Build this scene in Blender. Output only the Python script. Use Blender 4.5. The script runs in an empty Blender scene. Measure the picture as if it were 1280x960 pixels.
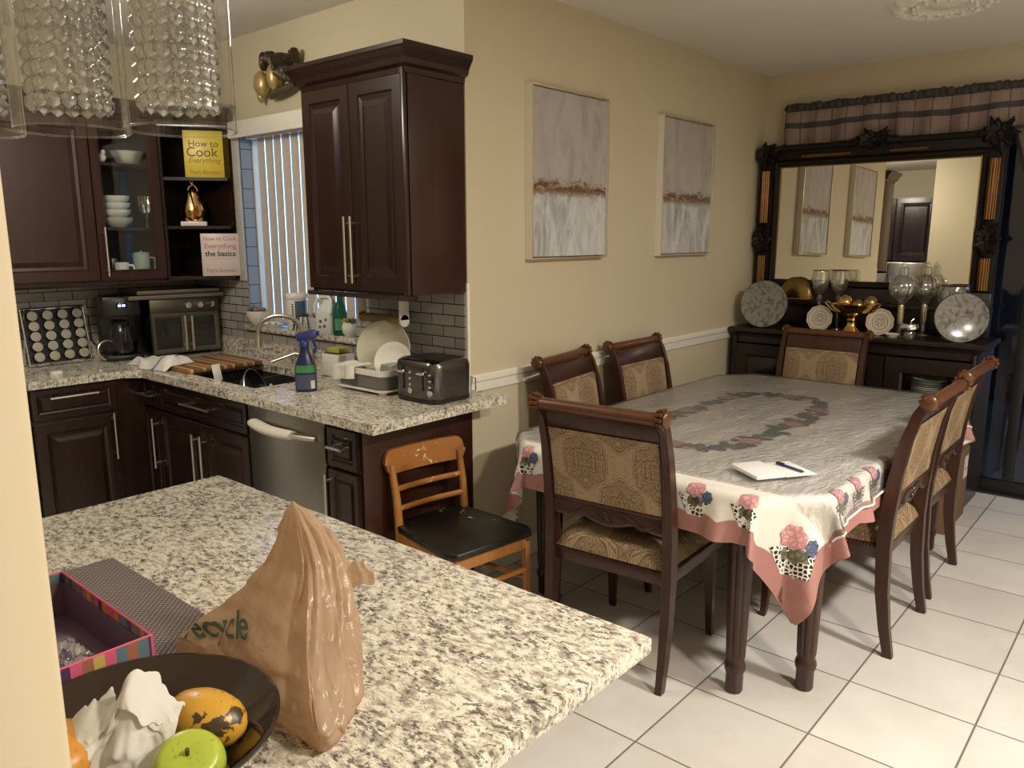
import bpy, bmesh, math, random
from mathutils import Vector, Matrix, noise
random.seed(7)
PI = math.pi
scene = bpy.context.scene
COL = scene.collection
def V(*a): return Vector(a)

# ------------------------------------------------------------------ mesh builder
class MB:
    def __init__(s): s.v = []; s.f = []; s.m = []; s.s = []; s.uv = {}
    def add(s, vs, fs, mi=0, sm=False, M=None):
        o = len(s.v)
        s.v += [(M @ Vector(p)) if M is not None else Vector(p) for p in vs]
        for f in fs:
            s.f.append([o + i for i in f]); s.m.append(mi); s.s.append(sm)
        return o
    def bm(s, b, mi=0, sm=False, M=None):
        b.verts.ensure_lookup_table(); b.verts.index_update()
        s.add([v.co.copy() for v in b.verts], [[v.index for v in f.verts] for f in b.faces], mi, sm, M); b.free()
    def box(s, x0, x1, y0, y1, z0, z1, bev=0.0, mi=0, M=None, seg=2):
        b = bmesh.new(); bmesh.ops.create_cube(b, size=1.0)
        for v in b.verts:
            v.co = Vector((x0 + (v.co.x + .5) * (x1 - x0), y0 + (v.co.y + .5) * (y1 - y0), z0 + (v.co.z + .5) * (z1 - z0)))
        if bev > 0:
            bev = min(bev, .49 * min(abs(x1 - x0), abs(y1 - y0), abs(z1 - z0)))
            bmesh.ops.bevel(b, geom=list(b.edges), offset=bev, segments=seg, affect='EDGES', profile=.5)
        s.bm(b, mi, bev > 0, M); return s
    def tube(s, pts, r, n=10, mi=0, cap=True, closed=False, sm=True, M=None, up=None, asp=1.0, sq=False):
        P = [Vector(p) for p in pts]; k = len(P)
        R = list(r) if isinstance(r, (list, tuple)) else [r] * k
        T = []
        for i in range(k):
            if closed: t = P[(i + 1) % k] - P[i - 1]
            else: t = P[min(i + 1, k - 1)] - P[max(i - 1, 0)]
            T.append(t.normalized() if t.length > 1e-9 else Vector((0, 0, 1)))
        a = Vector(up) if up else (Vector((0, 0, 1)) if abs(T[0].z) < .9 else Vector((1, 0, 0)))
        nrm = (a - T[0] * a.dot(T[0])).normalized(); vs = []
        for i in range(k):
            nrm = nrm - T[i] * nrm.dot(T[i])
            if nrm.length < 1e-6: nrm = T[i].orthogonal()
            nrm.normalize(); bi = T[i].cross(nrm)
            for j in range(n):
                th = 2 * PI * j / n + (PI / n if sq else 0)
                c, d = math.cos(th), math.sin(th)
                vs.append(P[i] + nrm * (R[i] * c) + bi * (R[i] * asp * d))
        fs = []
        for i in range(k if closed else k - 1):
            for j in range(n):
                a0 = i * n + j; a1 = i * n + (j + 1) % n; b0 = ((i + 1) % k) * n + j; b1 = ((i + 1) % k) * n + (j + 1) % n
                fs.append([a0, a1, b1, b0])
        o = s.add(vs, fs, mi, sm, M)
        if cap and not closed:
            for base, rev in ((0, True), ((k - 1) * n, False)):
                f = [o + base + j for j in range(n)]
                s.f.append(f[::-1] if rev else f); s.m.append(mi); s.s.append(False)
        return s
    def lathe(s, prof, c=(0, 0, 0), n=32, mi=0, sm=True, M=None, rmod=None, a0=0, a1=2 * PI):
        full = abs(a1 - a0 - 2 * PI) < 1e-6; vs = []; k = len(prof); m = n if full else n + 1
        for (r, z) in prof:
            for j in range(m):
                th = a0 + (a1 - a0) * j / n; rr = r * (rmod(th, z) if rmod else 1)
                vs.append((c[0] + rr * math.cos(th), c[1] + rr * math.sin(th), c[2] + z))
        fs = []
        for i in range(k - 1):
            for j in range(n):
                j1 = (j + 1) % m if full else j + 1
                q = [i * m + j, i * m + j1, (i + 1) * m + j1, (i + 1) * m + j]
                if prof[i][0] < 1e-9: q = [q[0], q[2], q[3]]
                elif prof[i + 1][0] < 1e-9: q = [q[0], q[1], q[2]]
                fs.append(q)
        s.add(vs, fs, mi, sm, M); return s
    def ell(s, c, r, n=16, m=10, mi=0, M=None, fn=None):
        rx, ry, rz = r if isinstance(r, (tuple, list)) else (r, r, r); vs = []; fs = []
        for i in range(m + 1):
            ph = -PI / 2 + PI * i / m
            for j in range(n):
                th = 2 * PI * j / n
                d = Vector((math.cos(ph) * math.cos(th), math.cos(ph) * math.sin(th), math.sin(ph)))
                k = fn(d) if fn else 1
                vs.append((c[0] + rx * d.x * k, c[1] + ry * d.y * k, c[2] + rz * d.z * k))
        for i in range(m):
            for j in range(n):
                q = [i * n + j, i * n + (j + 1) % n, (i + 1) * n + (j + 1) % n, (i + 1) * n + j]
                if i == 0: q = q[1:] if False else [q[0], q[2], q[3]]
                elif i == m - 1: q = [q[0], q[1], q[2]]
                fs.append(q)
        s.add(vs, fs, mi, True, M); return s
    def prism(s, poly, z0, z1, mi=0, sm=False, M=None, bev=0):
        b = bmesh.new(); vs = [b.verts.new((p[0], p[1], z0)) for p in poly]
        f = b.faces.new(vs); r = bmesh.ops.extrude_face_region(b, geom=[f])
        for g in r['geom']:
            if isinstance(g, bmesh.types.BMVert): g.co.z = z1
        bmesh.ops.recalc_face_normals(b, faces=list(b.faces))
        if bev: bmesh.ops.bevel(b, geom=list(b.edges), offset=bev, segments=2, affect='EDGES', profile=.5)
        s.bm(b, mi, sm or bev > 0, M); return s
    def grid(s, fn, nu, nv, mi=0, sm=True, M=None, cu=False, uvf=None, mif=None):
        vs = []; W = nu if cu else nu + 1
        o = len(s.v)
        for j in range(nv + 1):
            for i in range(W):
                vs.append(fn(i / nu, j / nv))
                if uvf: s.uv[o + len(vs) - 1] = uvf(i / nu, j / nv)
        fs = []
        for j in range(nv):
            for i in range(nu):
                i1 = (i + 1) % W
                fs.append([j * W + i, j * W + i1, (j + 1) * W + i1, (j + 1) * W + i])
        s.add(vs, fs, mi, sm, M); return s
    def mold(s, prof, path, closed=False, mi=0, sm=False):
        """prof: [(offset to the right of travel, z)] swept along an XY polyline with mitred corners"""
        P = [Vector((p[0], p[1], 0)) for p in path]; k = len(P); vs = []; z0 = path[0][2]
        def rn(a, b):
            d = (b - a).normalized(); return Vector((d.y, -d.x, 0))
        for i in range(k):
            if closed: n0, n1 = rn(P[i - 1], P[i]), rn(P[i], P[(i + 1) % k])
            else:
                n0 = rn(P[i - 1], P[i]) if i else rn(P[0], P[1]); n1 = rn(P[i], P[i + 1]) if i < k - 1 else n0
            b = (n0 + n1); b = b / max(1e-6, b.length_squared / 2)
            for (o, z) in prof: vs.append(P[i] + b * o + Vector((0, 0, z0 + z)))
        m = len(prof); fs = []
        for i in range(k if closed else k - 1):
            for j in range(m):
                a = i * m; b = ((i + 1) % k) * m; j1 = (j + 1) % m
                fs.append([a + j, a + j1, b + j1, b + j])
        if not closed:
            fs.append(list(range(m))); fs.append(list(range((k - 1) * m, k * m))[::-1])
        s.add(vs, fs, mi, sm); return s
    def panel(s, O, U, W, N, w, h, prof, mi=0, back=True):
        """raised panel: nested mitred rectangles, prof = [(inset, height along N)]"""
        O, U, W, N = map(Vector, (O, U, W, N)); vs = []; fs = []
        for (i, t) in prof:
            for (a, b) in ((i, i), (w - i, i), (w - i, h - i), (i, h - i)):
                vs.append(O + U * a + W * b + N * t)
        k = len(prof)
        for r in range(k - 1):
            for j in range(4):
                fs.append([r * 4 + j, r * 4 + (j + 1) % 4, (r + 1) * 4 + (j + 1) % 4, (r + 1) * 4 + j])
        fs.append([(k - 1) * 4 + j for j in range(4)])
        if back: fs.append([3, 2, 1, 0])
        s.add(vs, fs, mi, False); return s
    def xf(s, M):
        s.v = [M @ p for p in s.v]; return s
    def build(s, name, mats, parent=None, loc=None, rot=None, recalc=True, autosm=None):
        me = bpy.data.meshes.new(name); me.from_pydata([tuple(p) for p in s.v], [], s.f)
        if not isinstance(mats, (list, tuple)): mats = [mats]
        for m in mats: me.materials.append(m)
        me.polygons.foreach_set('material_index', s.m); me.polygons.foreach_set('use_smooth', s.s)
        if s.uv:
            ul = me.uv_layers.new(name='UVMap')
            for lp in me.loops: ul.data[lp.index].uv = s.uv.get(lp.vertex_index, (0, 0))
        me.update()
        if recalc:
            b = bmesh.new(); b.from_mesh(me); bmesh.ops.recalc_face_normals(b, faces=list(b.faces)); b.to_mesh(me); b.free()
        if any(s.s): me.set_sharp_from_angle(angle=autosm if autosm else math.radians(42))
        o = bpy.data.objects.new(name, me); COL.objects.link(o)
        if parent is not None: o.parent = parent
        if loc is not None: o.location = loc
        if rot is not None: o.rotation_euler = rot
        return o

def tag(o, label, cat, group=None, kind=None):
    o['label'] = label; o['category'] = cat
    if group: o['group'] = group
    if kind: o['kind'] = kind
    return o
def thing(name, label, cat, loc=(0, 0, 0), rz=0.0, group=None):
    o = bpy.data.objects.new(name, None); o.empty_display_size = .05; COL.objects.link(o)
    o.location = loc; o.rotation_euler = (0, 0, rz)
    return tag(o, label, cat, group)
def dup(root, loc, rz, label, group=None):
    r = root.copy(); COL.objects.link(r); r.location = loc; r.rotation_euler = (0, 0, rz)
    r['label'] = label
    if group: r['group'] = group
    for ch in list(root.children):
        c = ch.copy(); COL.objects.link(c); c.parent = r
        for g in list(ch.children):
            d = g.copy(); COL.objects.link(d); d.parent = c
    return r
def struct(name, mb, mat, label=None, cat=None, **k):
    o = mb.build(name, mat, **k); o['kind'] = 'structure'
    o['label'] = label or name.replace('_', ' '); o['category'] = cat or name.split('_')[0]
    return o
def T(*a): return Matrix.Translation(Vector(a))
def R(a, ax): return Matrix.Rotation(a, 4, ax)
def S(x, y, z): return Matrix.Diagonal((x, y, z, 1))
def text_mb(mb, body, size, M, mi=0, depth=.0006, align='CENTER', shear=0.0, warp=None, bold=0.0):
    cu = bpy.data.curves.new('lettering', 'FONT'); cu.body = body; cu.size = size; cu.align_x = align
    cu.extrude = depth; cu.shear = shear; cu.offset = bold
    ob = bpy.data.objects.new('lettering', cu); COL.objects.link(ob)
    dg = bpy.context.evaluated_depsgraph_get(); me = bpy.data.meshes.new_from_object(ob.evaluated_get(dg))
    vs = [v.co.copy() for v in me.vertices]; fs = [list(p.vertices) for p in me.polygons]
    if warp: vs = [warp(v) for v in vs]
    mb.add(vs, fs, mi, False, M)
    bpy.data.objects.remove(ob); bpy.data.curves.remove(cu); bpy.data.meshes.remove(me)

# ------------------------------------------------------------------ materials
class NT:
    def __init__(s, name):
        s.mat = bpy.data.materials.new(name); s.mat.use_nodes = True; s.t = s.mat.node_tree; s.t.nodes.clear()
        s.out = s.t.nodes.new('ShaderNodeOutputMaterial')
    def n(s, typ, **k):
        nd = s.t.nodes.new(typ)
        for a, b in k.items():
            if a.startswith('_'): nd.inputs[a[1:].replace('_', ' ')].default_value = b
            else: setattr(nd, a, b)
        return nd
    def l(s, a, b): s.t.links.new(a, b)
    def val(s, x): return x
    def math(s, op, a, b=None, c=None):
        nd = s.n('ShaderNodeMath', operation=op)
        for i, x in enumerate((a, b, c)):
            if x is None: continue
            if hasattr(x, 'is_linked') or hasattr(x, 'links'): s.l(x, nd.inputs[i])
            else: nd.inputs[i].default_value = x
        return nd.outputs[0]
    def mix(s, f, a, b, bt='MIX'):
        nd = s.n('ShaderNodeMix', data_type='RGBA', blend_type=bt)
        for i, x in ((0, f), (6, a), (7, b)):
            if hasattr(x, 'links'): s.l(x, nd.inputs[i])
            else: nd.inputs[i].default_value = (x if i == 0 else c4(x))
        return nd.outputs[2]
    def ramp(s, f, stops, interp='LINEAR'):
        nd = s.n('ShaderNodeValToRGB'); cr = nd.color_ramp; cr.interpolation = interp
        while len(cr.elements) > 1: cr.elements.remove(cr.elements[-1])
        cr.elements[0].position = stops[0][0]; cr.elements[0].color = c4(stops[0][1])
        for p, c in stops[1:]:
            e = cr.elements.new(p); e.color = c4(c)
        s.l(f, nd.inputs[0]); return nd.outputs[0]
    def pos(s): return s.n('ShaderNodeNewGeometry').outputs['Position']
    def obj(s): return s.n('ShaderNodeTexCoord').outputs['Object']
    def uv(s): return s.n('ShaderNodeTexCoord').outputs['UV']
    def map(s, v, scale=(1, 1, 1), rot=(0, 0, 0), loc=(0, 0, 0)):
        m = s.n('ShaderNodeMapping'); s.l(v, m.inputs[0]); m.inputs['Scale'].default_value = scale
        m.inputs['Rotation'].default_value = rot; m.inputs['Location'].default_value = loc; return m.outputs[0]
    def noise(s, v, scale, det=3, rough=.5, dist=0, out=0):
        nd = s.n('ShaderNodeTexNoise'); nd.inputs['Scale'].default_value = scale; nd.inputs['Detail'].default_value = det
        nd.inputs['Roughness'].default_value = rough; nd.inputs['Distortion'].default_value = dist
        s.l(v, nd.inputs['Vector']); return nd.outputs[out]
    def vor(s, v, scale, feat='F1', out='Distance', rnd=1.0):
        nd = s.n('ShaderNodeTexVoronoi', feature=feat); nd.inputs['Scale'].default_value = scale
        nd.inputs['Randomness'].default_value = rnd
        s.l(v, nd.inputs['Vector']); return nd.outputs[out]
    def xyz(s, v):
        nd = s.n('ShaderNodeSeparateXYZ'); s.l(v, nd.inputs[0]); return nd.outputs
    def comb(s, x, y, z=0.0):
        nd = s.n('ShaderNodeCombineXYZ')
        for i, q in enumerate((x, y, z)):
            if hasattr(q, 'links'): s.l(q, nd.inputs[i])
            else: nd.inputs[i].default_value = q
        return nd.outputs[0]
    def bump(s, h, st=.3, d=.01, nrm=None):
        b = s.n('ShaderNodeBump'); b.inputs['Strength'].default_value = st; b.inputs['Distance'].default_value = d
        s.l(h, b.inputs['Height'])
        if nrm: s.l(nrm, b.inputs['Normal'])
        return b.outputs[0]
    def pbr(s, col, rough=.5, metal=0.0, bump=None, spec=.5, **k):
        p = s.n('ShaderNodeBsdfPrincipled')
        for nm, x in (('Base Color', col), ('Roughness', rough), ('Metallic', metal)):
            if hasattr(x, 'links'): s.l(x, p.inputs[nm])
            else: p.inputs[nm].default_value = c4(x) if nm == 'Base Color' else x
        p.inputs['Specular IOR Level'].default_value = spec
        for a, b in k.items(): p.inputs[a.replace('_', ' ')].default_value = b
        if bump: s.l(bump, p.inputs['Normal'])
        s.l(p.outputs[0], s.out.inputs[0]); return s.mat
def c4(c): return (c[0], c[1], c[2], 1.0) if len(c) == 3 else tuple(c)
def plain(name, col, rough=.5, metal=0.0, var=.06, sc=30, spec=.5, bst=0.0, **k):
    n = NT(name); p = n.obj(); f = n.noise(p, sc, 3)
    c = n.mix(f, tuple(x * (1 - var) for x in col), tuple(min(1, x * (1 + var)) for x in col))
    return n.pbr(c, rough, metal, n.bump(f, bst, .004) if bst else None, spec, **k)
def thin_glass(name, tint=(.96, .98, .97), edge=.6, rough=.02, dens=.0, ior=1.5):
    n = NT(name); lw = n.n('ShaderNodeLayerWeight'); lw.inputs['Blend'].default_value = .5
    tr = n.n('ShaderNodeBsdfTransparent'); tr.inputs[0].default_value = c4(tint)
    gl = n.n('ShaderNodeBsdfGlossy'); gl.inputs[0].default_value = (.95, .95, .95, 1); gl.inputs[1].default_value = rough
    f0 = ((ior - 1) / (ior + 1)) ** 2 + dens
    f2 = n.math('MULTIPLY_ADD', n.math('POWER', lw.outputs['Facing'], 3.2), edge, f0)
    m = n.n('ShaderNodeMixShader'); n.l(f2, m.inputs[0]); n.l(tr.outputs[0], m.inputs[1]); n.l(gl.outputs[0], m.inputs[2])
    n.l(m.outputs[0], n.out.inputs[0]); return n.mat

def wood_mat(name, a, b, rough=.3, sc=6, stretch=(1, 1, .08), bst=.05, spec=.5, pos=False):
    n = NT(name); v = n.map(n.pos() if pos else n.obj(), scale=stretch)
    f = n.noise(v, sc * 4, 5, .6, .6); g = n.noise(v, sc * 18, 3)
    h = n.math('ADD', n.math('MULTIPLY', f, .7), n.math('MULTIPLY', g, .3))
    c = n.ramp(h, [(.3, a), (.7, b)])
    return n.pbr(c, rough, 0, n.bump(h, bst, .003), spec)

def wall_paint(name, col, rough=.55):
    n = NT(name); p = n.pos(); f = n.noise(p, 1.6, 3); g = n.noise(p, 160, 3)
    c = n.mix(f, tuple(x * .97 for x in col), tuple(x * 1.02 for x in col))
    return n.pbr(c, rough, 0, n.bump(g, .06, .002), .3)

M = {}
M['cream'] = wall_paint('cream_wall_paint', (.585, .51, .365))
M['ceil'] = wall_paint('ceiling_paint', (.76, .72, .65), .8)
M['trimw'] = plain('white_trim_paint', (.78, .75, .66), .4)
def granite():
    n = NT('speckled_granite'); v = n.map(n.pos(), scale=(1.75, .92, 1.3), rot=(0, 0, math.radians(-18)))
    w = n.noise(v, 14, 3, .6, .3, out=1); vv = n.n('ShaderNodeVectorMath', operation='ADD'); 
    sc = n.n('ShaderNodeVectorMath', operation='SCALE'); n.l(w, sc.inputs[0]); sc.inputs['Scale'].default_value = .035
    n.l(v, vv.inputs[0]); n.l(sc.outputs[0], vv.inputs[1]); q = vv.outputs[0]
    base = n.ramp(n.noise(q, 38, 4, .65), [(.30, (.17, .14, .125)), (.42, (.44, .39, .32)), (.52, (.72, .67, .55)), (.70, (.82, .79, .70))])
    grey = n.ramp(n.noise(q, 60, 3, .7), [(.52, (0, 0, 0)), (.62, (1, 1, 1))])
    c = n.mix(n.math('MULTIPLY', grey, .55), base, (.30, .27, .25))
    dk = n.ramp(n.math('ADD', n.math('MULTIPLY', n.noise(q, 75, 4, .7), .75), n.math('MULTIPLY', n.noise(q, 13, 2), .25)), [(.535, (0, 0, 0)), (.575, (1, 1, 1))])
    c = n.mix(n.math('MULTIPLY', dk, .78), c, (.040, .028, .036))
    sp = n.ramp(n.vor(q, 110), [(.13, (1, 1, 1)), (.22, (0, 0, 0))])
    c = n.mix(n.math('MULTIPLY', sp, .35), c, (.09, .06, .07))
    return n.pbr(c, .16, 0, None, .5)
M['granite'] = granite()
M['cab'] = wood_mat('dark_cherry_cabinet_wood', (.014, .0058, .0040), (.030, .0125, .0085), .24, 4)
M['cabin'] = wood_mat('cabinet_interior_wood', (.018, .012, .009), (.032, .022, .016), .4, 4)
M['cabside'] = wood_mat('reddish_cabinet_wood', (.026, .0085, .0048), (.046, .0155, .0085), .28, 4)
M['steel'] = plain('brushed_steel', (.42, .40, .37), .32, 1.0)
M['nickel'] = plain('brushed_nickel_handle', (.72, .68, .60), .28, 1.0)
M['chrome'] = plain('chrome', (.8, .8, .8), .08, 1.0, var=.01)
M['black'] = plain('black_plastic', (.012, .012, .012), .3)
M['blackmetal'] = plain('black_stainless', (.16, .15, .14), .27, 1.0)
M['white'] = plain('white_ceramic', (.80, .77, .70), .18)
M['whitepl'] = plain('white_plastic', (.74, .72, .67), .4)
M['greypl'] = plain('grey_plastic', (.16, .155, .145), .45)
M['glass'] = thin_glass('clear_glass')
M['cutglass'] = thin_glass('cut_crystal_glass', (.90, .91, .90), .9, .05, .16)
M['pane'] = thin_glass('window_pane', (.95, .97, .97), .3)
M['gold'] = plain('polished_gold', (.75, .50, .20), .16, 1.0)
M['brass'] = plain('aged_brass', (.55, .37, .12), .22, 1.0)
M['chairwood'] = wood_mat('dark_walnut_chair_wood', (.028, .0105, .007), (.062, .022, .013), .3, 5)
M['railwood'] = wood_mat('worn_reddish_walnut', (.07, .024, .010), (.13, .05, .02), .3, 5)
M['black_seat'] = plain('black_painted_seat', (.011, .010, .009), .38)
M['oak'] = wood_mat('orange_beech_wood', (.34, .135, .032), (.46, .20, .055), .35, 5)
M['darkfurn'] = wood_mat('nearly_black_furniture_wood', (.010, .006, .0045), (.022, .013, .009), .3, 4)
def tiles_floor():
    n = NT('white_floor_tile'); v = n.pos(); s = .408; o = n.xyz(v)
    u = n.math('DIVIDE', n.math('SUBTRACT', o[0], TX), s); w = n.math('DIVIDE', n.math('SUBTRACT', o[1], TY), s)
    fu = n.math('FRACT', n.math('ADD', u, 100.0)); fw = n.math('FRACT', n.math('ADD', w, 100.0))
    d = n.math('MINIMUM', n.math('MINIMUM', fu, n.math('SUBTRACT', 1.0, fu)), n.math('MINIMUM', fw, n.math('SUBTRACT', 1.0, fw)))
    g = n.ramp(d, [(.005, (1, 1, 1)), (.010, (0, 0, 0))])
    cell = n.comb(n.math('FLOOR', u), n.math('FLOOR', w)); wn = n.n('ShaderNodeTexWhiteNoise'); n.l(cell, wn.inputs[0])
    f = n.noise(v, 3.5, 4, .6); t = n.math('ADD', n.math('MULTIPLY', f, .7), n.math('MULTIPLY', wn.outputs[0], .3))
    c = n.ramp(t, [(.3, (.60, .56, .52)), (.7, (.74, .71, .67))])
    c = n.mix(g, c, (.17, .15, .13))
    h = n.math('SUBTRACT', 1.0, g)
    return n.pbr(c, .28, 0, n.bump(h, .4, .002), .45)
TX, TY = -.5268, -1.2429
M['floor'] = tiles_floor()
def subway(name, axis):
    n = NT(name); o = n.xyz(n.pos()); v = n.comb(o[1] if axis == 'y' else o[0], o[2])
    b = n.n('ShaderNodeTexBrick', offset=.5); n.l(v, b.inputs[0])
    b.inputs['Color1'].default_value = c4((.30, .285, .265)); b.inputs['Color2'].default_value = c4((.40, .38, .35))
    b.inputs['Mortar'].default_value = c4((.035, .03, .026)); b.inputs['Scale'].default_value = 1.0
    b.inputs['Mortar Size'].default_value = .0028; b.inputs['Mortar Smooth'].default_value = .15; b.inputs['Brick Width'].default_value = .15; b.inputs['Row Height'].default_value = .0505
    h = n.math('SUBTRACT', 1.0, b.outputs['Fac'])
    return n.pbr(b.outputs['Color'], .25, 0, n.bump(h, .5, .003), .5)
M['tile_y'] = subway('grey_subway_tile_along_window_wall', 'y')
M['tile_x'] = subway('grey_subway_tile_along_kitchen_wall', 'x')
def damask(name, sx=.30, sy=.36):
    n = NT(name); o = n.xyz(n.uv()); u = n.math('DIVIDE', o[0], sx); w = n.math('DIVIDE', o[1], sy)
    a = n.math('ADD', n.math('ADD', u, w), 20.5); b = n.math('ADD', n.math('SUBTRACT', u, w), 20.5)
    da = n.math('SUBTRACT', n.math('FRACT', a), .5); db = n.math('SUBTRACT', n.math('FRACT', b), .5)
    x = n.math('ABSOLUTE', n.math('MULTIPLY', n.math('ADD', da, db), .5)); y = n.math('MULTIPLY', n.math('SUBTRACT', da, db), .5)
    r = n.math('SQRT', n.math('ADD', n.math('MULTIPLY', x, x), n.math('MULTIPLY', y, y))); th = n.math('ARCTAN2', y, x)
    par = n.math('MODULO', n.math('FLOOR', n.math('ADD', a, b)), 2.0)
    og = n.math('ADD', r, n.math('ADD', n.math('MULTIPLY', n.math('COSINE', n.math('MULTIPLY', th, 6.0)), .018), n.math('MULTIPLY', n.math('ABSOLUTE', n.math('COSINE', n.math('MULTIPLY', th, 4.0))), -.03)))
    def line(v, at, wd): return n.math('LESS_THAN', n.math('ABSOLUTE', n.math('SUBTRACT', v, at)), wd)
    n1 = n.noise(n.comb(x, y, 3.0), 17.0, 1, .4, .4); n2 = n.noise(n.comb(x, y, 9.0), 11.0, 1, .4, .3)
    c1 = n.math('LESS_THAN', n.math('ABSOLUTE', n.math('SUBTRACT', n.math('FRACT', n.math('MULTIPLY', n1, 5.0)), .5)), .17)
    c2 = n.math('LESS_THAN', n.math('ABSOLUTE', n.math('SUBTRACT', n.math('FRACT', n.math('MULTIPLY', n2, 6.0)), .5)), .10)
    inside = n.math('LESS_THAN', og, .285); outl = n.math('MAXIMUM', line(og, .29, .0055), line(og, .318, .0035)); core = n.math('MAXIMUM', line(og, .08, .008), line(og, .15, .007))
    sprig = n.math('MULTIPLY', n.math('GREATER_THAN', n.noise(n.comb(x, y, 1.0), 24.0, 1), .66), n.math('GREATER_THAN', og, .33))
    f = n.math('MAXIMUM', n.math('MAXIMUM', outl, n.math('MULTIPLY', core, .9)), n.math('MAXIMUM', n.math('MULTIPLY', n.math('MULTIPLY', c1, inside), .0), n.math('MAXIMUM', n.math('MULTIPLY', n.math('MULTIPLY', c2, n.math('SUBTRACT', 1.0, inside)), .30), n.math('MULTIPLY', sprig, .6))))
    wv = n.noise(n.map(n.uv(), scale=(1, 1, 1)), 260, 2)
    c = n.mix(n.math('MULTIPLY', n.math('MULTIPLY', inside, n.math('SUBTRACT', 1.0, n.math('MULTIPLY', c1, .9))), .8), (.35, .25, .155), (.15, .092, .052)); c = n.mix(n.math('MULTIPLY', f, .85), c, (.085, .045, .024))
    c = n.mix(n.math('MULTIPLY', wv, .3), c, (.24, .165, .10))
    return n.pbr(c, .8, 0, n.bump(wv, .15, .001), .2)
M['damask'] = damask('tan_damask_fabric')
def painting_mat(name, seed):
    n = NT(name); o = n.xyz(n.uv()); 
    st = n.noise(n.map(n.uv(), scale=(2.6, 1.1, 1), loc=(seed, seed, 0)), 2.4, 6, .6, .9)
    hz = n.noise(n.map(n.uv(), scale=(4, 14, 1), loc=(seed, 0, 0)), 2.0, 5, .7, .8)
    z = n.math('ADD', o[1], n.math('MULTIPLY', n.math('SUBTRACT', hz, .5), .16))
    sky = n.ramp(st, [(.3, (.34, .295, .27)), (.5, (.41, .365, .34)), (.72, (.47, .43, .40))])
    lake = n.ramp(st, [(.3, (.24, .25, .25)), (.46, (.44, .45, .44)), (.6, (.60, .61, .60)), (.8, (.38, .36, .36))])
    bank = n.ramp(hz, [(.3, (.05, .03, .02)), (.46, (.13, .075, .045)), (.56, (.26, .16, .075)), (.70, (.42, .36, .31))])
    k = n.ramp(z, [(.365, (0, 0, 0)), (.40, (1, 1, 1)), (.435, (1, 1, 1)), (.475, (0, 0, 0))])
    up = n.ramp(o[1], [(.39, (0, 0, 0)), (.41, (1, 1, 1))])
    c = n.mix(up, lake, sky); c = n.mix(k, c, bank)
    return n.pbr(c, .55, 0, n.bump(st, .2, .002), .4)
M['paint_a'] = painting_mat('abstract_landscape_canvas', 0.0)
M['paint_b'] = painting_mat('abstract_landscape_canvas_second', 3.7)  # same palette as the first canvas, another noise seed
M['cloth'] = (lambda n: n.pbr((.78, .74, .68), .75, 0, n.bump(n.noise(n.obj(), 14, 3), .25, .01), .3))(NT('white_tablecloth_cotton'))
M['pinkband'] = plain('dusty_pink_cotton', (.40, .19, .17), .75, var=.1)
def rose_mat(name, a, b):
    n = NT(name); v = n.obj(); f = n.vor(v, 55, 'DISTANCE_TO_EDGE'); c = n.mix(n.ramp(f, [(.02, (0, 0, 0)), (.25, (1, 1, 1))]), a, b)
    return n.pbr(c, .7)
M['rose'] = rose_mat('pink_rose_embroidery', (.50, .21, .23), (.68, .39, .39))
M['bluefl'] = rose_mat('blue_flower_embroidery', (.05, .07, .13), (.12, .16, .26))
M['leaf'] = rose_mat('sage_leaf_embroidery', (.10, .095, .06), (.22, .205, .14))
def lattice():
    n = NT('cutwork_painted_holes'); f = n.vor(n.obj(), 66, 'DISTANCE_TO_EDGE', rnd=.5)
    c = n.mix(n.ramp(f, [(.12, (1, 1, 1)), (.16, (0, 0, 0))]), (.012, .01, .01), (.80, .76, .70)); return n.pbr(c, .8)  # black cells paint the dark that shows behind open cutwork holes
M['lattice'] = lattice()
def vinyl():
    n = NT('clear_vinyl'); p = n.pos()
    h = n.noise(n.map(p, scale=(1.0, 3.2, 1), rot=(0, 0, .25)), 9, 4, .6, 1.2)
    b = n.bump(h, .55, .02)
    tr = n.n('ShaderNodeBsdfTransparent'); tr.inputs[0].default_value = (.94, .945, .95, 1)
    gl = n.n('ShaderNodeBsdfGlossy'); gl.inputs[0].default_value = (.9, .9, .92, 1); gl.inputs[1].default_value = .2; n.l(b, gl.inputs['Normal'])
    df = n.n('ShaderNodeBsdfDiffuse'); df.inputs[0].default_value = (.60, .60, .60, 1); n.l(b, df.inputs['Normal'])
    fr = n.n('ShaderNodeFresnel'); fr.inputs[0].default_value = 1.28; n.l(b, fr.inputs['Normal'])
    m0 = n.n('ShaderNodeMixShader'); m0.inputs[0].default_value = .10; n.l(tr.outputs[0], m0.inputs[1]); n.l(df.outputs[0], m0.inputs[2])
    m = n.n('ShaderNodeMixShader'); n.l(fr.outputs[0], m.inputs[0]); n.l(m0.outputs[0], m.inputs[1]); n.l(gl.outputs[0], m.inputs[2])
    n.l(m.outputs[0], n.out.inputs[0]); return n.mat
M['vinyl'] = vinyl()
M['paper'] = plain('white_paper', (.80, .79, .77), .7)
M['mirror'] = plain('silvered_mirror_glass', (.86, .84, .78), .0, 1.0, var=0)
# ------------------------------------------------------------------ room shell
K = 2.45; L = 3.04; H = 2.71
m = MB(); m.box(-5.2, L + .12, -5.2, K + .15, -.1, 0); struct('floor', m, M['floor'], 'white square floor tiles with grey grout')
m = MB(); m.box(-5.2, L + .12, -5.2, K + .15, H, H + .1); struct('ceiling', m, M['ceil'], 'off white ceiling')
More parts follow.
